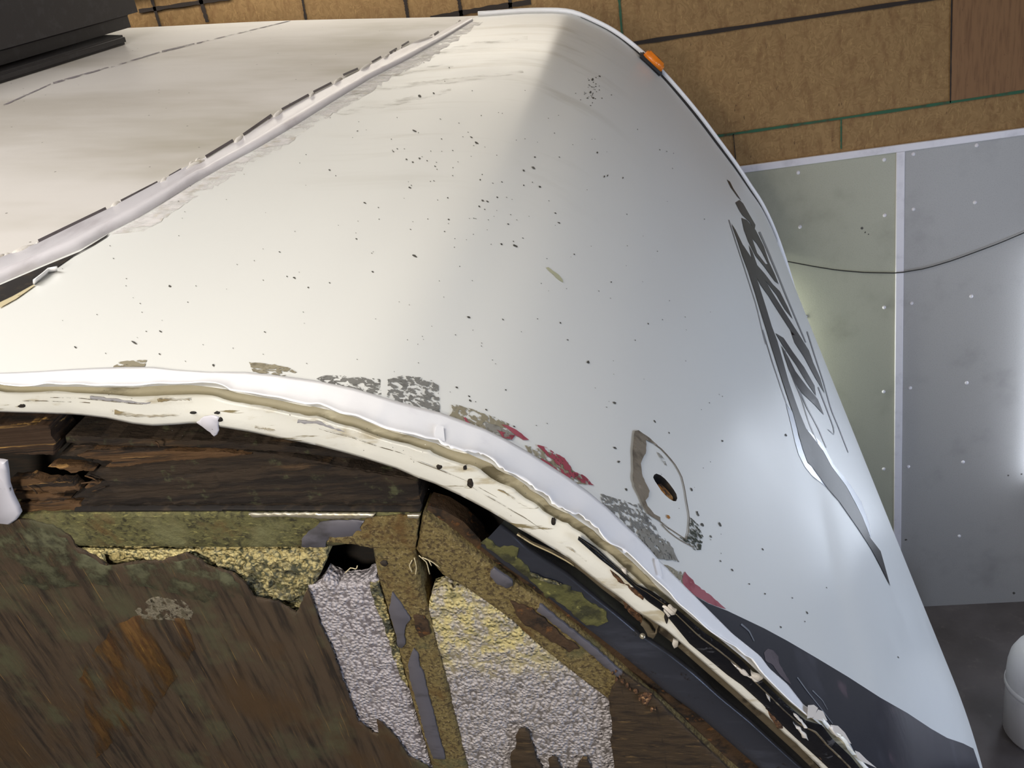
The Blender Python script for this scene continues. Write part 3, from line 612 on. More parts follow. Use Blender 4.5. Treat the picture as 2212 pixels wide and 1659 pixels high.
LIP_A = [(1117, 1154), (1150, 1175), (1190, 1193), (1225, 1212), (1262, 1240), (1300, 1272), (1343, 1304), (1393, 1344), (1465, 1398), (1517, 1444), (1582, 1500), (1650, 1562), (1720, 1626), (1775, 1680), (2000, 1885)]
LIP_B = [(1119, 1149), (1152, 1170), (1193, 1187), (1232, 1203), (1275, 1235), (1312, 1262), (1356, 1296), (1404, 1332), (1474, 1388), (1526, 1434), (1591, 1490), (1659, 1550), (1729, 1615), (1790, 1680), (2014, 1885)]
loft('inner_lip', [(LIP_A, YS + .006), (LIP_A, YS - .001), (between(LIP_A, LIP_B, .5), YS - .002), (LIP_B, YS + .001)], M['steel_tan'], 90)
tube('lip_edge', [on_side(*q, YS - .003) + SH for q in polyres(LIP_A[:4] + [(1240, 1222)], 14)], .0012, M['cream_edge'], trailer, 6)
plate('rust_spot', [(1345, 1296), (1362, 1304), (1376, 1322), (1392, 1342), (1384, 1348), (1366, 1332), (1350, 1314)], YS - .006, M['rust'], .004, .0012, jag=1.5)
plate('hanging_scrap', [(1388, 1338), (1402, 1352), (1414, 1368), (1422, 1352), (1420, 1368), (1412, 1380), (1400, 1376), (1392, 1362), (1384, 1352)], YS - .010, M['steel_tan'], .003, .001, jag=1)
plate('hanging_scrap', [(1455, 1383), (1466, 1386), (1464, 1398), (1456, 1402), (1452, 1394)], YS - .010, M['lump_seal'], .003, .001, jag=1)
tube('rivet_head', [on_side(1388, 1374, YS - .004) + SH, on_side(1388, 1374, YS - .010) + SH], .004, M['bright_metal'], trailer, 10)
MS = Z(900, 1000, 4.608, [(640, 800), (700, 760), (830, 850), (950, 830), (1010, 860), (1000, 950), (1130, 1070), (1140, 1120), (1250, 1160), (1330, 1180), (1430, 1215), (1545, 1240), (1540, 1270), (1640, 1300), (1700, 1380), (1780, 1420), (1880, 1500), (1900, 1590), (1800, 1640), (1680, 1620), (1500, 1460), (1320, 1340), (1290, 1370), (1250, 1290), (1000, 1060), (800, 930)])
plate('moss_film', MS, YS - .0085, M['moss'], .003, .001, relief=.0015, freq=120, step=.006, jag=2.2)
plate('moss_curl', Z(900, 1000, 4.608, [(1120, 1100), (1200, 1120), (1270, 1165), (1340, 1180), (1440, 1215), (1440, 1230), (1340, 1215), (1240, 1180), (1150, 1140)]), YS - .013, M['foam_yellow'], .003, .001, jag=1.2)
# foam infill and plywood
plate('crumbled_foam', [(168, 1184), (700, 1184), (700, 1210), (660, 1300), (640, 1335), (560, 1320), (440, 1270), (240, 1290), (190, 1230)], YS + .009, M['foam_yellow'], .03, .003, relief=.005, freq=110, step=.006, jag=2)
FOAM_L = [(664, 1268), (690, 1262), (700, 1250), (730, 1266), (775, 1264), (812, 1242), (831, 1303), (846, 1356), (866, 1432), (890, 1520), (915, 1602), (937, 1678), (1010, 1900), (700, 1900), (700, 1420)]
plate('foam_panel', FOAM_L, YS + .003, M['foam'], .03, .003, relief=.0025, freq=70, step=.006, jag=1.5)
FOAM_R = [(928, 1296), (932, 1284), (950, 1278), (975, 1284), (1000, 1280), (1020, 1284), (1050, 1300), (1105, 1341), (1155, 1389), (1220, 1441), (1277, 1485), (1320, 1518), (1340, 1560), (1345, 1678), (1350, 1900), (1072, 1900), (1012, 1678), (992, 1594), (974, 1520), (959, 1460), (939, 1390), (924, 1321)]
plate('foam_panel', FOAM_R, YS + .003, M['foam_stained'], .03, .003, relief=.004, freq=70, step=.006, jag=1.5)
plate('crumbled_foam', [(440, 1194), (520, 1192), (600, 1190), (700, 1190), (704, 1205), (692, 1222), (692, 1246), (672, 1268), (660, 1300), (648, 1325), (630, 1305), (600, 1302), (548, 1292), (530, 1262), (505, 1240), (470, 1232)], YS + .0035, M['foam_yellow'], .03, .003, relief=.007, freq=110, step=.005, jag=3)
plate('crumbled_foam', [(166, 1190), (300, 1194), (420, 1192), (385, 1200), (350, 1212), (320, 1214), (260, 1196), (215, 1200), (228, 1225), (236, 1266), (228, 1266), (212, 1235), (186, 1206)], YS - .0015, M['foam_yellow'], .008, .002, relief=.004, freq=110, step=.005, jag=2)
plate('crumbled_foam', [(795, 1262), (815, 1262), (834, 1316), (850, 1372), (868, 1440), (880, 1490), (866, 1470), (848, 1420), (826, 1350), (806, 1300)], YS - .0005, M['foam_yellow'], .008, .002, relief=.004, freq=110, step=.005, jag=2)
PLY = [(-1100, 1144), (-420, 1132), (-40, 1128), (20, 1122), (60, 1124), (110, 1136), (150, 1160), (166, 1186), (200, 1200), (235, 1225), (300, 1214), (350, 1212), (400, 1196), (430, 1210), (450, 1226), (500, 1238), (530, 1262), (548, 1292), (600, 1302), (640, 1326), (652, 1300), (664, 1272), (692, 1354), (720, 1414), (740, 1473), (774, 1562), (800, 1582), (817, 1589), (814, 1556), (835, 1575), (858, 1599), (881, 1636), (922, 1656), (935, 1678), (900, 1900), (-1100, 1900)]
ply = plate('plywood_skin', PLY, YS - .003, M['plywood'], .004, .001, relief=.0008, freq=50, step=.012, jag=1.2)
plate('mould_bloom', [(-20, 1130), (60, 1130), (140, 1165), (170, 1195), (230, 1225), (330, 1216), (420, 1210), (500, 1245), (540, 1292), (440, 1300), (330, 1270), (200, 1262), (100, 1275), (-20, 1240)], YS - .0038, layered('grey_mould', '56563f', [('3b3a29', 40, .45, .65)], .85, alpha=(26, .40, .62), bump=(110, .7, .003)), .002, .0005, parent=ply, jag=3)
plate('ochre_stain', [(170, 1470), (210, 1400), (250, 1350), (300, 1330), (400, 1338), (420, 1400), (390, 1450), (330, 1540), (320, 1580), (250, 1600), (210, 1640), (190, 1560)], YS - .0037, layered('ochre_wood', '5c4019', [('472c10', 30, .45, .65, (3, 1, .3), 0, R20), ('94702f', 60, .62, .72, (4, 1, .25), 0, R20)], .7, alpha=(14, .40, .66, (2.2, 1, .7))), .002, .0005, parent=ply, jag=3)
plate('pale_fluff', [(290, 1320), (330, 1290), (390, 1298), (420, 1320), (410, 1342), (340, 1340), (300, 1336)], YS - .0045, layered('pale_lint', '8d8573', [('57503f', 60, .45, .65)], .9, alpha=(60, .42, .55), bump=(150, 1, .004)), .003, .001, relief=.002, freq=150, step=.006, parent=ply, jag=2)
plate('plywood_remnant', [(1314, 1512), (1322, 1490), (1346, 1456), (1400, 1494), (1440, 1535), (1500, 1592), (1590, 1678), (1820, 1890), (1340, 1890), (1330, 1678), (1326, 1645), (1318, 1602), (1323, 1590), (1321, 1560)], YS - .0045, M['ply_right'], .005, .001, relief=.0006, freq=50, step=.012, jag=1)
plate('plywood_remnant', [(1114, 1592), (1120, 1580), (1134, 1577), (1143, 1588), (1150, 1610), (1158, 1640), (1172, 1665), (1172, 1678), (1106, 1678), (1102, 1632), (1114, 1622)], YS - .002, M['ply_right'], .005, .001, jag=1)
plate('plywood_remnant', [(1184, 1643), (1194, 1638), (1203, 1642), (1212, 1664), (1212, 1678), (1188, 1678)], YS - .002, M['ply_right'], .005, .001, jag=1)
plate('plywood_remnant', [(1247, 1656), (1258, 1640), (1268, 1641), (1276, 1660), (1276, 1678), (1247, 1678)], YS - .002, M['ply_right'], .005, .001, jag=1)
plate('glue_flake', [(1379, 1505), (1392, 1500), (1408, 1500), (1408, 1510), (1396, 1528), (1388, 1520)], YS - .0075, M['rust'], .003, .001, relief=.001, freq=100, step=.005, jag=1)
for i in range(16):
    x = 1322 + i * 6 + rnd.uniform(-4, 4); y = 1452 + i * 5.4 + rnd.uniform(-5, 8); r = rnd.uniform(2, 5)
    plate('glue_crumb', [(x + r * math.cos(a), y + r * math.sin(a)) for a in np.linspace(0, 6.28, 7, endpoint=False)], YS - .008, M['rust'], .003, .001, jag=.6)
fib = [(895, 1205), (900, 1225), (897, 1245)], [(905, 1200), (922, 1215), (928, 1240)], [(912, 1204), (926, 1210), (932, 1222)], [(745, 1238), (758, 1226), (770, 1230), (772, 1222)], [(890, 1210), (884, 1222), (890, 1236)], [(918, 1206), (934, 1214), (950, 1226)]
for f_ in fib: tube('loose_thread', [on_side(*q, YS - .004) + SH for q in polyres(f_, 8)], .0008, M['cream_edge'], trailer, 5)
plate('side_bracket', [(-30, 996), (0, 999), (9, 1001), (12, 1019), (15, 1049), (24, 1075), (35, 1097), (41, 1112), (33, 1125), (17, 1136), (-30, 1130)], YS - .012, M['bracket'], .008, .003)
# lower side, belly and landing legs that carry the trailer (below the frame)
box('landing_leg', Vector((-2.6, YN + .5, -3.9)) + SH, Vector((-2.5, YN + .6, -1.5)) + SH, M['bare_metal'], trailer)

# ---------------------------------------------------------------- roof joint strip, sealant, gap
def on_sk(q, off): 
    h = on_skin(q[0], q[1], off)
    if h is None: h = skin(s_seam(max(YN, A)), YN) if q[0] < 300 else skin(s_seam(YF), YF)
    return h
n = 120; su = polyres([p for p in SEAM_UP if p[0] >= -480], n); sl = polyres([p for p in SEAM_LO if p[0] >= -480], n)
V = []; prof = [(0, .001), (.02, .007), (.5, .006), (.62, .009), (.78, .013), (.92, .011), (1.0, .004), (1.0, .0)]
for t, off in prof:
    for i in range(n):
        q = su[i] + (sl[i] - su[i]) * t; V.append(on_sk(q, off * (1.0 if i < n * .6 else .7)))
Fc = [(r * n + i, r * n + i + 1, (r + 1) * n + i + 1, (r + 1) * n + i) for r in range(len(prof) - 1) for i in range(n - 1)]
strip = tobj('roof_joint_strip', V, Fc, layered('white_joint_strip', 'dcd8dc', [('b9b2b6', 14, .5, .75, (1, .3, 1))], .32, bump=(30, .2, .004)))
def path_pts(pl, k): return polyres(pl, k)
SLOTS = [((86, 529), (232, 458)), ((264, 442), (343, 401)), ((368, 388), (394, 373)), ((446, 345), (505, 309)), ((527, 297), (588, 254)), ((610, 242), (668, 210)), ((678, 204), (717, 184)), ((742, 167), (774, 153)), ((804, 139), (824, 127)), ((842, 119), (858, 109)), ((868, 104), (884, 94)), ((938, 79), (948, 72))]
for a, b in SLOTS:
    w = 9.5 - 6 * a[0] / 950
    decal('seam_slot', stroke([a, b], w), layered('slot_shadow', '4a4346', [('2c2624', 40, .5, .7)], .7) if 'slot' not in M else M['slot'], .0062, 6, strip)
# lumps of old sealant along the joint
def lump(q, rx, ry, h, ang, name='sealant_lump', parent=None, mat=None):
    V = []; c = on_skin(q[0], q[1], 0)
    if c is None: return
    rings = [(1, 0), (.8, .6), (.45, .95)]; K = 9; ph = [rnd.uniform(.7, 1.25) for _ in range(K)]
    for sc, hh in rings:
        for k in range(K):
            a = 2 * math.pi * k / K; dx = rx * sc * ph[k] * math.cos(a); dy = ry * sc * ph[k] * math.sin(a)
            p = on_skin(q[0] + dx * math.cos(ang) - dy * math.sin(ang), q[1] + dx * math.sin(ang) + dy * math.cos(ang), h * hh - .0005)
            if p is None: return
            V.append(p)
    Fc = [(r * K + k, r * K + (k + 1) % K, (r + 1) * K + (k + 1) % K, (r + 1) * K + k) for r in range(2) for k in range(K)] + [tuple(2 * K + k for k in range(K))]
    tobj(name, V, Fc, mat or M['lump_seal'], parent or strip)
for a, b in (((236, 456), (262, 440)), ((344, 402), (368, 386)), ((396, 374), (446, 346)), ((506, 312), (527, 297)), ((590, 256), (612, 242)), ((668, 213), (680, 204)), ((718, 186), (742, 168)), ((775, 156), (804, 140)), ((826, 130), (842, 120)), ((886, 98), (938, 80)), ((20, 556), (80, 534))):
    mx, my = (a[0] + b[0]) / 2, (a[1] + b[1]) / 2; L = math.hypot(b[0] - a[0], b[1] - a[1]) / 2
    lump((mx, my + 1), L * 1.1, 7 - 4.5 * mx / 950, .0095, math.atan2(b[1] - a[1], b[0] - a[0]))
for i in range(46):
    t = rnd.random(); q = su[int(t * (n - 1))]; w = 1 - .7 * t
    lump((q[0] - 4 * w + rnd.uniform(-5, 5), q[1] - 5 * w + rnd.uniform(-3, 3) * w), rnd.uniform(5, 16) * w, rnd.uniform(2.5, 5) * w, .005, -.5)
# flattened sealant skirt below the strip
SK_UP = [(240, 506), (300, 472), (350, 442), (420, 398), (500, 352), (560, 320), (640, 272), (720, 221), (800, 172), (880, 131), (950, 91), (1018, 48)]
SK_LO = [(310, 500), (370, 462), (410, 432), (470, 400), (545, 348), (600, 326), (690, 262), (760, 222), (850, 165), (910, 138), (975, 95), (1040, 48)]
decal('sealant_skirt', SK_UP + rough(SK_LO[::-1], 8, 4, False), M['skirt'], .0007, 10, strip)
# open gap under the strip at the near end, with its peeled flap
GAPP = [(-320, 772), (-12, 622), (0, 618), (98, 576), (174, 545), (237, 506), (230, 514), (203, 531), (159, 555), (126, 578), (104, 588), (72, 617), (29, 641), (0, 655), (-12, 660), (-320, 815)]
decal('joint_gap', GAPP, M['dark_gap'], .0016, 8, strip)
decal('cap_edge', [(0, 656), (29, 642), (72, 618), (78, 618), (36, 648), (0, 668)], M['cream_edge'], .0020, 8, cap)
fl0 = polyres([(72, 616), (90, 602), (104, 590), (124, 586)], 10); V = []
for q in fl0: V.append(on_sk(q, .0015))
for q in fl0: V.append(on_sk((q[0] + 5, q[1] + 4), .012))
o = tobj('peeled_flap', V, [(i, i + 1, 11 + i, 10 + i) for i in range(9)], M['tape'], cap); s = o.modifiers.new('t', 'SOLIDIFY'); s.thickness = .002
# faint lap line across the roof
for a, b, w in (((8, 228), (110, 182), 3), ((115, 180), (235, 146), 4), ((240, 145), (345, 113), 3), ((350, 112), (420, 95), 4), ((425, 94), (640, 42), 2)):
    decal('lap_line', stroke([a, b], w, w * .7), layered('lap_shadow', '8a8388', [], .7, alpha=(30, .35, .6)), .001, 8, roof)

# ---------------------------------------------------------------- marks on the nose
decal('glue_residue', [(243, 796), (256, 783), (275, 780), (318, 778), (312, 797), (290, 799), (262, 797)], M['residue_brown'], jag=1.2)
decal('glue_residue', [(538, 784), (600, 789), (628, 797), (640, 806), (612, 812), (560, 806), (545, 803)], M['residue_brown'], jag=1.5)
decal('glue_residue', [(684, 818), (700, 813), (745, 812), (790, 817), (822, 820), (823, 855), (790, 848), (740, 836), (700, 830)], M['residue_grey'], jag=1.2)
decal('glue_residue', [(836, 857), (838, 820), (870, 812), (905, 816), (932, 822), (946, 834), (950, 892), (905, 880), (860, 868)], M['residue_grey'], jag=1.2)
decal('glue_residue', [(972, 872), (1020, 885), (1080, 907), (1100, 916), (1088, 950), (1050, 932), (1000, 912), (970, 900), (978, 886)], M['residue_brown'], jag=1.2)
decal('glue_residue', [(1046, 912), (1075, 920), (1112, 940), (1104, 950), (1086, 952), (1048, 930)], M['residue_dense'], .001, jag=1.2)
decal('glue_residue', [(1134, 962), (1160, 968), (1200, 985), (1225, 1000), (1240, 1020), (1258, 1035), (1270, 1048), (1240, 1045), (1218, 1032), (1196, 1008), (1160, 995), (1140, 980)], M['residue_brown'], jag=1.5)
decal('red_remnant', [(1000, 902), (1006, 904), (1016, 920), (1008, 917)], M['red'], .0014, jag=.6)
decal('red_remnant', [(1082, 917), (1100, 922), (1126, 938), (1142, 952), (1128, 952), (1108, 938)], M['red_solid'], .0014, jag=1)
decal('red_remnant', [(1072, 930), (1090, 937), (1112, 942), (1104, 952), (1086, 946)], M['red'], .0014, jag=1)
decal('red_remnant', [(1158, 962), (1180, 968), (1212, 988), (1230, 1004), (1234, 1018), (1262, 1030), (1282, 1050), (1262, 1046), (1232, 1030), (1226, 1044), (1214, 1028), (1206, 1006), (1180, 984)], M['red'], .0014, jag=1.5)
decal('red_remnant', [(1166, 990), (1190, 1004), (1210, 1022), (1196, 1018), (1176, 1004)], M['red'], .0014, jag=1)
P6 = Z(1300, 900, 4.878, [(-20, 815), (80, 840), (150, 870), (250, 890), (330, 930), (400, 920), (480, 1040), (540, 1130), (600, 1240), (700, 1320), (760, 1430), (810, 1530), (650, 1510), (500, 1490), (370, 1360), (240, 1210), (100, 1080), (10, 1000)])
decal('glue_residue', P6, M['residue_grey'], jag=1.5)
decal('glue_residue', Z(1300, 900, 4.878, [(380, 1200), (450, 1180), (560, 1260), (700, 1330), (760, 1430), (800, 1525), (640, 1505), (510, 1480), (430, 1390), (340, 1300)]), M['residue_dense'], .0012, jag=1.5)
decal('glue_residue', [(1422, 1217), (1436, 1220), (1470, 1236), (1480, 1256), (1470, 1266), (1450, 1246)], M['residue_brown'], jag=1)
decal('red_remnant', [(1478, 1236), (1496, 1254), (1500, 1262), (1530, 1284), (1568, 1316), (1540, 1308), (1504, 1290), (1476, 1266), (1472, 1252)], M['red_solid'], .001, jag=.8)
# dark sweep along the lower nose
GR = [(1496, 1286), (1530, 1305), (1570, 1320), (1650, 1358), (1700, 1385), (1760, 1420), (1830, 1462), (1900, 1507), (1960, 1541), (2010, 1574), (2045, 1594), (2080, 1606), (2102, 1617), (2110, 1640), (2126, 1690), (2200, 1860), (2062, 1860), (1898, 1690), (1855, 1644), (1828, 1610), (1775, 1560), (1735, 1528), (1700, 1482), (1660, 1446), (1600, 1388), (1555, 1347), (1530, 1322)]
decal('dark_graphic', GR, M['graphic'], .0009, 18)
decal('faded_patch', Z(1460, 1299, 4.608, [(870, 520), (910, 475), (960, 490), (1010, 550), (1020, 620), (1080, 720), (1140, 840), (1100, 810), (1010, 720), (960, 640), (880, 590)]), layered('faded_vinyl', '5c5258', [('4b4148', 40, .5, .7)], .35), .0013, 10, jag=1)
for l in (stroke(Z(1460, 1299, 4.608, [(1200, 760), (1300, 900), (1420, 1050), (1550, 1220)]), 2.5, 1.5), stroke(Z(1460, 1299, 4.608, [(1350, 890), (1450, 990), (1500, 1080)]), 2.5, 1), stroke(Z(1460, 1299, 4.608, [(640, 230), (720, 300), (770, 400)]), 4, 2)):
    decal('scuff', l, layered('vinyl_scuff', '6f7278', [], .5), .0015, 6)
# black and silver swoosh
zA = lambda p: Z(1560, 380, 4.608, p)
zB = lambda p: Z(1640, 720, 2.909, p)
BLADE = [(1579, 483), (1592, 519), (1604, 556), (1616, 588), (1630, 632), (1643, 676), (1655, 714), (1661, 735), (1678, 789), (1698, 851), (1712, 892), (1722, 930), (1733, 971), (1743, 998), (1753, 1009), (1788, 1057), (1812, 1084), (1853, 1143), (1881, 1187), (1901, 1225), (1922, 1267), (1908, 1216), (1901, 1191), (1877, 1160), (1863, 1119), (1846, 1088), (1826, 1050), (1795, 1009), (1774, 971), (1764, 957), (1740, 926), (1726, 892), (1716, 864), (1702, 823), (1688, 772), (1678, 737), (1666, 705), (1653, 662), (1636, 608), (1630, 578), (1603, 528), (1588, 497)]
decal('silver_border_glare', zB([(165, 440), (205, 490), (228, 560), (242, 640), (275, 740), (300, 815), (335, 845), (440, 985), (380, 935), (330, 895), (285, 840), (245, 760), (225, 690), (200, 580)]), M['silver'], .0009, 8)  # pale decal paints the glossy reflection left of the blade
decal('silver_border_glare', zB([(290, 600), (360, 690), (400, 740), (455, 840), (545, 960), (605, 1070), (650, 1160), (700, 1290), (690, 1200), (640, 1060), (570, 950), (470, 830), (400, 700), (340, 640)]), M['silver'], .0009, 8)
decal('swoosh_blade', BLADE, M['swoosh'], .0016, 10)
decal('swoosh_blade', zA([(205, 690), (330, 880), (380, 965), (500, 1170), (620, 1360), (780, 1610), (860, 1740), (900, 1850), (800, 1700), (690, 1560), (560, 1360), (460, 1200), (380, 1090), (335, 1000), (250, 850)]), M['swoosh'], .0014, 8)
decal('swoosh_blade', zA([(262, 690), (300, 760), (345, 890), (420, 975), (500, 1080), (570, 1150), (650, 1310), (700, 1430), (620, 1330), (540, 1190), (440, 1060), (360, 960), (300, 850)]), M['swoosh'], .0014, 8)
decal('swoosh_blade', zA([(130, 268), (170, 242), (205, 275), (270, 390), (328, 490), (320, 540), (270, 460), (200, 395), (165, 340)]), M['swoosh'], .0014, 6)
decal('swoosh_blade', zA([(190, 420), (240, 440), (330, 540), (410, 700), (460, 850), (520, 980), (560, 1080), (520, 1050), (420, 910), (330, 800), (260, 660), (215, 540)]), M['swoosh'], .0014, 6, holes=[zA([(295, 625), (345, 680), (400, 770), (455, 880), (430, 880), (345, 770)])])
decal('swoosh_blade', zA([(45, 38), (75, 60), (110, 130), (190, 250), (150, 210), (85, 120)]), M['swoosh'], .0014, 6)
decal('swoosh_blade', zB([(135, 75), (180, 150), (225, 240), (300, 340), (365, 415), (405, 515), (345, 450), (270, 380), (225, 320), (185, 230)]), M['swoosh'], .0014, 8)
decal('swoosh_blade', zB([(100, 0), (150, 30), (210, 120), (280, 215), (345, 330), (355, 395), (290, 300), (230, 200), (160, 100)]), M['swoosh'], .0014, 8)
decal('swoosh_blade', zB([(190, -30), (260, 60), (330, 170), (380, 280), (410, 380), (350, 280), (280, 150), (220, 60)]), M['swoosh'], .0014, 8)
for pl, w in ((zA([(370, 560), (440, 720), (540, 960), (620, 1160), (720, 1400), (830, 1660)]), 4), (zB([(300, -10), (350, 150), (400, 300), (450, 480), (500, 600), (558, 750)]), 2.5), (zB([(370, 340), (420, 470), (465, 590), (470, 640), (430, 605)]), 2.5), (zA([(65, 440), (130, 650), (200, 860), (270, 1080), (340, 1300), (400, 1560), (430, 1680)]), 1.8), (zB([(20, -20), (80, 180), (140, 360), (180, 470)]), 1.8), (zB([(160, 110), (200, 260), (260, 400), (310, 560), (365, 690)]), 2), (zB([(250, 360), (300, 470), (370, 600), (420, 720)]), 2.5)):
    decal('pinstripe', stroke(pl, w, w * .6), M['grey_line'], .0013, 6)
# sealant ghost of the missing marker lamp
SEALB = Z(1300, 900, 4.878, [(335, 165), (375, 150), (425, 185), (470, 215), (525, 262), (580, 310), (520, 285), (450, 250), (460, 300), (450, 400), (415, 450), (400, 500), (408, 570), (420, 640), (460, 720), (490, 790), (480, 850), (450, 890), (470, 950), (540, 1030), (605, 1068), (608, 1110), (690, 1170), (630, 1130), (560, 1085), (470, 1030), (420, 950), (380, 850), (330, 750), (310, 650), (320, 560), (315, 480), (310, 400), (320, 290)])
sb = decal('lamp_sealant', SEALB, M['brown_seal'], .0022, 8, jag=.7)
for pl, w in (([(560, 300), (620, 345), (700, 430), (780, 530), (835, 640), (865, 760), (885, 900), (905, 1000), (915, 1090), (900, 1250), (880, 1300)], 2.2), ([(880, 1300), (760, 1220), (640, 1140), (560, 1060)], 1.8), ([(620, 1140), (700, 1220), (780, 1280), (860, 1330), (960, 1380)], 1.8)):
    decal('lamp_outline', stroke(Z(1300, 900, 4.878, pl), w), M['brown_seal'], .0014, 6)
decal('green_mould', Z(1300, 900, 4.878, [(915, 1050), (960, 1090), (1020, 1160), (1060, 1270), (1030, 1400), (980, 1415), (900, 1340), (800, 1270), (880, 1290), (912, 1220)]), M['mould'], .0012, 8, jag=2)
decal('screw_scar', Z(1300, 900, 4.878, [(575, 380), (610, 400), (650, 450), (682, 530), (640, 490), (600, 440)]), M['residue_dense'], .0014, 6, jag=1)
decal('screw_scar', Z(1300, 900, 4.878, [(675, 1040), (700, 1045), (715, 1070), (700, 1085), (680, 1070)]), M['orange_wood'], .0014, 6)
decal('pale_smear', [(1179, 579), (1184, 578), (1206, 594), (1214, 604), (1217, 612), (1210, 608), (1190, 590)], layered('pale_smear', 'b9b89a', [], .5), .001, 6, jag=.7)
# dark specks, placed one by one where they show
SPK = [(906, 208, 7, 5), (937, 202, 4, 3), (895, 283, 8, 3), (1029, 309, 8, 4), (1018, 297, 5, 3), (712, 368, 4, 3), (885, 406, 5, 3), (788, 439, 5, 3), (967, 428, 3, 3), (969, 475, 4, 3), (1037, 389, 3, 3), (1042, 434, 5, 3), (1053, 436, 5, 3), (1035, 447, 4, 3), (1074, 427, 3, 3), (1098, 485, 4, 3), (1131, 369, 4, 4), (1152, 363, 7, 4), (1166, 404, 6, 4), (1131, 401, 3, 3), (1155, 340, 4, 3), (1083, 528, 4, 4), (1113, 532, 8, 4), (1199, 461, 4, 3), (1207, 482, 5, 3), (896, 554, 9, 4), (1295, 165, 4, 3), (1280, 172, 4, 6), (1275, 200, 3, 6), (1281, 212, 4, 5), (367, 619, 5, 4), (636, 601, 6, 3), (620, 598, 3, 2), (712, 612, 3, 2), (666, 622, 3, 3), (1012, 686, 7, 4), (1086, 691, 4, 2), (1210, 698, 3, 3), (1226, 735, 3, 2), (1270, 783, 5, 6), (1327, 871, 6, 5), (1328, 968, 6, 4), (1336, 998, 5, 5), (1352, 1058, 4, 5), (461, 790, 5, 5), (163, 751, 5, 4), (290, 741, 10, 4), (347, 717, 6, 3), (572, 718, 4, 2), (84, 811, 4, 3), (345, 766, 4, 3), (158, 810, 5, 3), (1015, 866, 5, 4), (1013, 857, 4, 3), (986, 838, 5, 3), (1050, 886, 4, 3), (1092, 843, 3, 3), (1110, 922, 4, 3), (1554, 1133, 4, 9), (1507, 1112, 4, 9), (1493, 1058, 4, 8), (1505, 1107, 4, 4), (1516, 1134, 5, 7), (1535, 1160, 4, 5), (1556, 1213, 3, 4), (1581, 1232, 3, 6), (1618, 1262, 3, 3), (1647, 1187, 3, 5), (1743, 1324, 3, 7), (1738, 1343, 2, 3), (1686, 1355, 3, 4), (1652, 1283, 3, 4), (1697, 940, 4, 5), (1414, 911, 5, 3), (1560, 953, 4, 3), (1445, 936, 4, 2), (1940, 1420, 2, 4), (1785, 1270, 2, 3), (1711, 1292, 2, 3), (236, 380, 4, 3), (604, 545, 4, 2), (770, 517, 4, 3), (805, 588, 4, 3), (858, 322, 3, 2), (850, 328, 3, 2), (878, 345, 4, 3), (892, 351, 4, 3), (906, 343, 4, 3), (940, 360, 4, 2), (1240, 550, 3, 3), (1320, 610, 2, 3), (1400, 700, 2, 3), (1290, 330, 3, 4), (1305, 382, 2, 5), (1312, 380, 2, 5), (1345, 385, 2, 4), (1208, 340, 3, 2)]
_r2 = random.Random(11)
for _ in range(230):
    x = _r2.uniform(120, 1560); y = _r2.uniform(240, 1200); SPK.append((x, y, _r2.uniform(1.2, 2.6), _r2.uniform(.9, 1.7)))
for _ in range(70):
    x = _r2.gauss(1010, 120); y = _r2.gauss(380, 110); SPK.append((x, y, _r2.uniform(1.4, 3.2), _r2.uniform(1, 2)))
for _ in range(40):
    x = _r2.gauss(1275, 14); y = _r2.gauss(190, 22); SPK.append((x, y, _r2.uniform(1, 2.2), _r2.uniform(1, 3)))
V = []; Fc = []
for x, y, rx, ry in SPK:
    K = 8; base = len(V); P = []; ang = .45 if x < 1350 else 1.05
    if x > 1350: rx, ry = max(rx, ry), min(rx, ry)
    for k in range(K):
        a = 2 * math.pi * k / K; rr = _r2.uniform(.7, 1.25); dx = rx * rr * math.cos(a) * .62; dy = ry * rr * math.sin(a) * .52
        p = on_skin(x + dx * math.cos(ang) - dy * math.sin(ang), y + dx * math.sin(ang) + dy * math.cos(ang), .0008)
        if p is None: break
        P.append(p)
    if len(P) == K and P[0].x > skin(s_seam(P[0].y), P[0].y).x + .02:
        V += P; Fc.append(tuple(range(base, base + K)))
o = tobj('dirt_specks', V, Fc, M['speck'], cap, False); o['kind'] = 'stuff'
# soft grime streaks on the top of the nose
for pl in ([(720, 246), (800, 226), (900, 206), (975, 192), (975, 200), (900, 218), (800, 240), (740, 250)], [(745, 200), (860, 182), (1000, 168), (1130, 152), (1130, 158), (1000, 178), (860, 192), (760, 206)], [(800, 150), (900, 122), (1020, 92), (1140, 80), (1140, 86), (1020, 102), (900, 134)], [(820, 165), (900, 148), (980, 138), (980, 146), (900, 156), (830, 172)]):
    decal('grime_streak', pl, M['stain'], .0009, 12, jag=1)

# ---------------------------------------------------------------- far corner moulding and marker lamp
pts = []
for s in np.linspace(s_seam(YF) + .0, s_of_z(-2.2), 90):
    p = skin(s, YF); pts.append(p + Vector((.004, .004, .006)) + SH)
tube('far_moulding', pts, .008, M['tape'], trailer, 8)
GV = []
ss = np.linspace(s_of_z(-.50), s_of_z(-1.75), 60)
for s in ss:
    p = skin(s, YF - .006); u = (s - ss[0]) / (ss[-1] - ss[0]); w = .006 + .040 * math.sin(min(1, u * 1.25) * math.pi) ** 2
    p2 = skin(s, YF - .006 - w); _, nn, _, _ = BVH.find_nearest(p2); nn = nn if nn.dot(p2) < 0 else -nn
    GV += [p + nn * .002, p2 + nn * .0015]
tobj('moulding_groove', GV, [(2 * i, 2 * i + 1, 2 * i + 3, 2 * i + 2) for i in range(len(ss) - 1)], M['dark_gap'])
lc = skin(s_of_z(-.688), YF - .045)
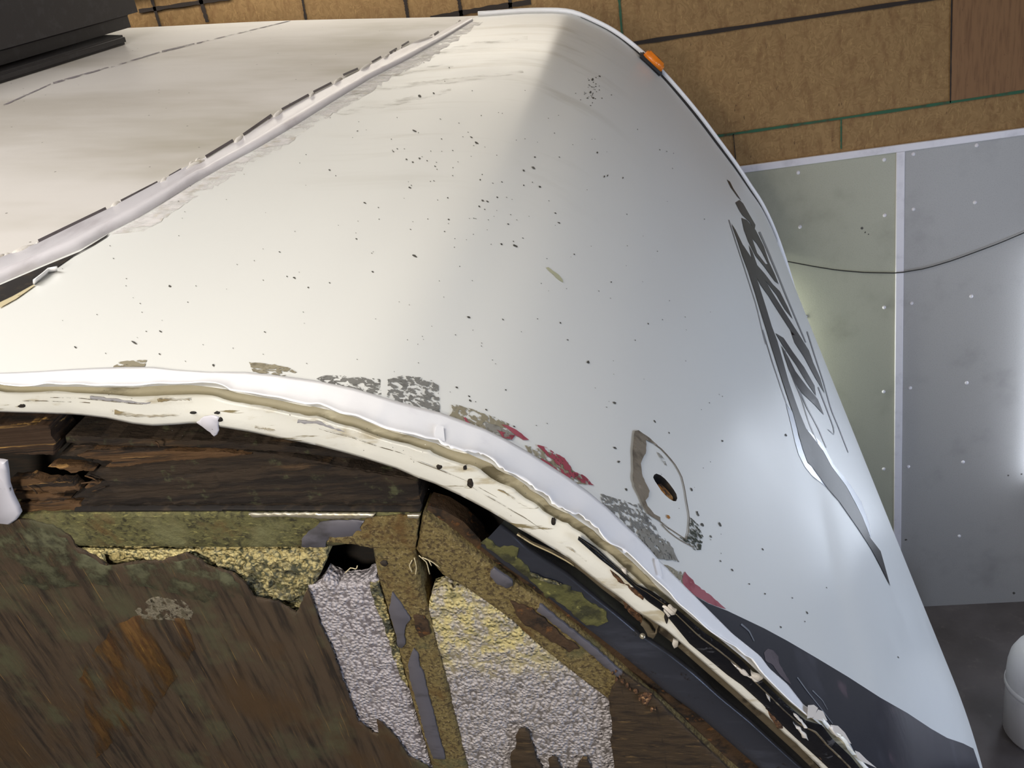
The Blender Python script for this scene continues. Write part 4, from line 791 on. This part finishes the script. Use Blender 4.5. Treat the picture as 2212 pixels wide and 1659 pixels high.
a = skin(s_of_z(-.66), YF - .045); b = skin(s_of_z(-.72), YF - .045); tx = (b - a).normalized(); ty = Vector((0, 1, 0)); tn = tx.cross(ty).normalized(); tn = tn if tn.z > 0 else -tn
def lampbox(name, L, Wd, h0, h1, mat, parent, ins=.0):
    bm = bmesh.new(); bmesh.ops.create_cube(bm, size=1)
    for v in bm.verts:
        k = 1 - ins if v.co.z > 0 else 1
        v.co = lc + SH + tx * v.co.x * L * k + ty * v.co.y * Wd * k + tn * (h0 if v.co.z < 0 else h1)
    bmesh.ops.bevel(bm, geom=bm.edges[:], offset=.006, segments=3, affect='EDGES')
    me = bpy.data.meshes.new(name); bm.to_mesh(me); bm.free(); me.materials.append(mat); o = bpy.data.objects.new(name, me); COL.objects.link(o); o.parent = parent
    for p in me.polygons: p.use_smooth = True
    return o
lb = lampbox('marker_lamp', .105, .062, 0, .014, M['plastic_dark'], trailer); lb['label'] = 'amber marker lamp on the far top corner'
lampbox('lamp_lens', .086, .048, .008, .038, M['lamp_lens'], lb, .12)

# ---------------------------------------------------------------- dark roof vent at the far rear
def roof_at(px, py): return on_skin(px, py, 0)
va = roof_at(0, 186); vb = roof_at(296, 92)
VX1 = vb.x + .02; VY0 = va.y; VY1 = vb.y + .0
def vent():
    bm = bmesh.new(); bmesh.ops.create_cube(bm, size=1)
    ang = math.atan2(vb.y - va.y, vb.x - va.x)
    return bm
vx = (vb - va); vx.normalize(); vn = Vector((.13, 0, .99)).normalized(); vy = vn.cross(vx).normalized()
def ventbox(name, x0, x1, y0, y1, z0, z1, bev, mat, parent, top=1.0):
    bm = bmesh.new(); bmesh.ops.create_cube(bm, size=1)
    for v in bm.verts:
        X = x0 if v.co.x < 0 else x1; Y = y0 if v.co.y < 0 else y1; Zz = z0 if v.co.z < 0 else z1
        if v.co.z > 0: X = (x0 + x1) / 2 + (X - (x0 + x1) / 2) * top; Y = (y0 + y1) / 2 + (Y - (y0 + y1) / 2) * top
        v.co = va + SH + vx * X + vy * Y + vn * Zz
    bmesh.ops.bevel(bm, geom=bm.edges[:], offset=bev, segments=5, affect='EDGES')
    me = bpy.data.meshes.new(name); bm.to_mesh(me); bm.free(); me.materials.append(mat); o = bpy.data.objects.new(name, me); COL.objects.link(o); o.parent = parent
    for p in me.polygons: p.use_smooth = True
    return auto_smooth(o, 40)
LV = (vb - va).length
vc = ventbox('vent_cover', -.5, LV + .13, .03, .60, .035, .42, .05, M['plastic_dark'], trailer, .98)
ventbox('vent_base', -.5, LV - .02, .02, .58, .0, .03, .008, M['plastic_dark'], vc)

# ---------------------------------------------------------------- room
X0, X1, Y0, CE = -6.0, 5.0, -4.0, EYE + 2.0
struct = lambda o: tag(o, kind='structure')
struct(box('floor', (X0, Y0, -.1), (X1, WALL + .1, 0), M['floor']))
wall = struct(box('wall_back', (X0, WALL, 0), (X1, WALL + .1, CE), M['osb']))
struct(box('wall_left', (X0 - .1, Y0, 0), (X0, WALL, CE), M['paint']))
struct(box('wall_right', (X1, Y0, 0), (X1 + .1, WALL, CE), M['paint']))
struct(box('wall_front', (X0, Y0 - .1, 0), (X1, Y0, CE), M['paint']))
struct(box('ceiling', (X0, Y0, CE), (X1, WALL, CE + .1), M['paint']))
zt = up(wall_pt(1940, 318))[2]; xs0 = wall_pt(1933, 800)[0]; xs1 = wall_pt(1946, 800)[0]
p1 = box('white_panel', (X0, WALL - .010, 0), (xs0, WALL, zt - .012), M['panel'], wall)
p2 = box('white_panel', (xs1, WALL - .010, 0), (X1, WALL, zt - .012), M['panel2'], wall)
struct(box('trim_1', (X0, WALL - .020, zt - .018), (X1, WALL, zt + .012), M['trim'], None, .003))
struct(box('trim_2', (xs0 - .004, WALL - .018, 0), (xs1 + .004, WALL, zt - .018), M['trim'], None, .003))
def rivet(px, py, par, r=.0085):
    c = up(wall_pt(px, py, .010)); V = []; K = 12
    for rr, h in ((1, 0), (.85, .55), (.5, .9)):
        for k in range(K): V.append((c.x + r * rr * math.cos(2 * math.pi * k / K), c.y - .006 * h, c.z + r * rr * math.sin(2 * math.pi * k / K)))
    Fc = [(q * K + k, q * K + (k + 1) % K, (q + 1) * K + (k + 1) % K, (q + 1) * K + k) for q in range(2) for k in range(K)] + [tuple(2 * K + k for k in range(K))]
    mesh_obj('rivet', V, Fc, M['trim'], par)
for q in ((1724, 373), (1910, 345), (1728, 490), (1911, 465), (1740, 684), (1910, 664), (1909, 846), (1909, 1013)): rivet(*q, p1)
for q in ((1973, 333), (2110, 314), (1973, 452), (2106, 437), (1969, 655), (2098, 640), (1966, 838), (2088, 827), (1962, 1008), (2080, 998), (2072, 1158)): rivet(*q, p2)
def stain(name, px, py, r, par):
    c = up(wall_pt(px, py, .0105)); V = [(c.x + r * rnd.uniform(.6, 1.2) * math.cos(a), c.y, c.z + r * rnd.uniform(.6, 1.2) * math.sin(a)) for a in np.linspace(0, 6.28, 9, endpoint=False)]
    mesh_obj(name, V, [tuple(range(9))], M['speck'], par)
for q in ((1862, 493, .006), (1869, 502, .004), (1876, 506, .003)): stain('dirt_spot', *q, p1)
for q in ((2178, 1027, .005), (2207, 1024, .005), (1957, 1166, .006), (2190, 1281, .008)): stain('dirt_spot', *q, p2)
zg = up(wall_pt(2053, 220))[2]; xp = wall_pt(2055, 100)[0]
box('plywood_sheet', (xp, WALL - .006, zg), (X1, WALL, CE), M['wall_ply'], wall)
def wline(name, pts, w, mat):
    """a marker line drawn on the boards"""
    P = [up(wall_pt(x, y, .0075)) for x, y in pts]; V = []; n = 24; d = (P[-1] - P[0]); q = Vector((-d.z, 0, d.x)).normalized()
    for i in range(n):
        t = i / (n - 1); k = t * (len(P) - 1); j = min(int(k), len(P) - 2); p = P[j].lerp(P[j + 1], k - j); ww = w * rnd.uniform(.75, 1.2) / 2
        V += [p + q * ww, p - q * ww]
    mesh_obj(name, V, [(2 * i, 2 * i + 1, 2 * i + 3, 2 * i + 2) for i in range(n - 1)], mat, wall)
B, G = M['marker_black'], M['marker_green']
wline('marker_line', [(1360, 95), (1700, 44), (2100, -16)], .016, B)
wline('marker_line', [(300, 24), (500, -5)], .016, B)
wline('marker_line', [(930, 40), (1030, 22), (1147, 4)], .020, B)
wline('marker_line', [(1530, 297), (1800, 258), (2053, 221), (2260, 190)], .011, G)
for a, b, w, c in (((322, -20), (346, 58), .014, B), ((430, -10), (448, 48), .018, B), ((650, -20), (661, 44), .011, B), ((872, -20), (882, 44), .015, B), ((988, -20), (997, 36), .015, B), ((1100, -20), (1104, 34), .016, B), ((1336, -20), (1344, 80), .010, G), ((1817, 258), (1817, 322), .006, G), ((1584, 290), (1590, 356), .004, B), ((2056, -10), (2053, 222), .006, B)):
    wline('marker_line', [a, b], w, c)
# thin dark tube for the line that sags across the panels
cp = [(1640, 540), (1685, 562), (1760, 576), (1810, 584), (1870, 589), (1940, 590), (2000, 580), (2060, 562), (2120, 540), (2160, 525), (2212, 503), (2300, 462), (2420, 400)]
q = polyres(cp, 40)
tag(tube('wall_line', [up(wall_pt(x, y, .024)) for x, y in q], .0028, M['wall_line'], None, 6), 'thin dark line sagging across the white wall panels', 'wall_line')
# white tank by the nose
def tank():
    D = 3.0; r = room_ray(2262, 1392); k = D / r[1]; top = r[2] * k + EYE; cx = room_ray(2262, 1540); cx = cx[0] * D / cx[1]
    r_ = room_ray(2262, 1540); x = r_[0] * D / r_[1]
    t = bpy.data.objects.new('storage_tank', None); COL.objects.link(t); t.location = (x, D, 0)
    tag(t, 'white round-shouldered tank standing on the grey floor in front of the trailer nose', 'tank')
    R_ = .155; H = top; pr = [(.0, 0), (R_ * .92, 0), (R_, .02), (R_, H - .16), (R_ * .985, H - .12), (R_ * .93, H - .075), (R_ * .80, H - .035), (R_ * .6, H - .012), (R_ * .35, H - .003), (0, H)]
    K = 48; V = []; Fc = []
    for rr, z in pr:
        for k in range(K): V.append((rr * math.cos(2 * math.pi * k / K), rr * math.sin(2 * math.pi * k / K), z))
    for i in range(len(pr) - 1):
        for k in range(K): Fc.append((i * K + k, i * K + (k + 1) % K, (i + 1) * K + (k + 1) % K, (i + 1) * K + k))
    o = mesh_obj('tank_body', V, Fc, M['tank'], t)
    V = []; Fc = []
    for rr, z in ((R_ + .001, H - .22), (R_ + .005, H - .215), (R_ + .005, H - .195), (R_ + .001, H - .19)):
        for k in range(K): V.append((rr * math.cos(2 * math.pi * k / K), rr * math.sin(2 * math.pi * k / K), z))
    for i in range(3):
        for k in range(K): Fc.append((i * K + k, i * K + (k + 1) % K, (i + 1) * K + (k + 1) % K, (i + 1) * K + k))
    mesh_obj('tank_seam', V, Fc, M['tank'], t)
tank()
# upright lamps on the white panels: one just right of the view, one behind the nose
def wall_lamp(px, py0, py1, wd, power, label):
    a = up(wall_pt(px, py0, .05)); b = up(wall_pt(px, py1, .05))
    t = bpy.data.objects.new('wall_lamp', None); COL.objects.link(t); t.location = (a.x, WALL - .02, b.z); tag(t, label, 'lamp')
    m, nt, bs = newmat('lamp_glow'); bs.inputs['Emission Color'].default_value = COOL + (1,); bs.inputs['Emission Strength'].default_value = power
    L = a.z - b.z
    box('lamp_diffuser', (0, -.075, .02), (wd, .005, L - .02), m, t, .012)
    box('lamp_housing', (-.004, -.05, L - .02), (wd + .004, .01, L + .03), M['trim'], t, .006); box('lamp_housing', (-.004, -.05, -.03), (wd + .004, .01, .02), M['trim'], t, .006)
wall_lamp(2276, 520, 1045, .20, 4.6, 'tall bright lamp on the white wall at the right edge')
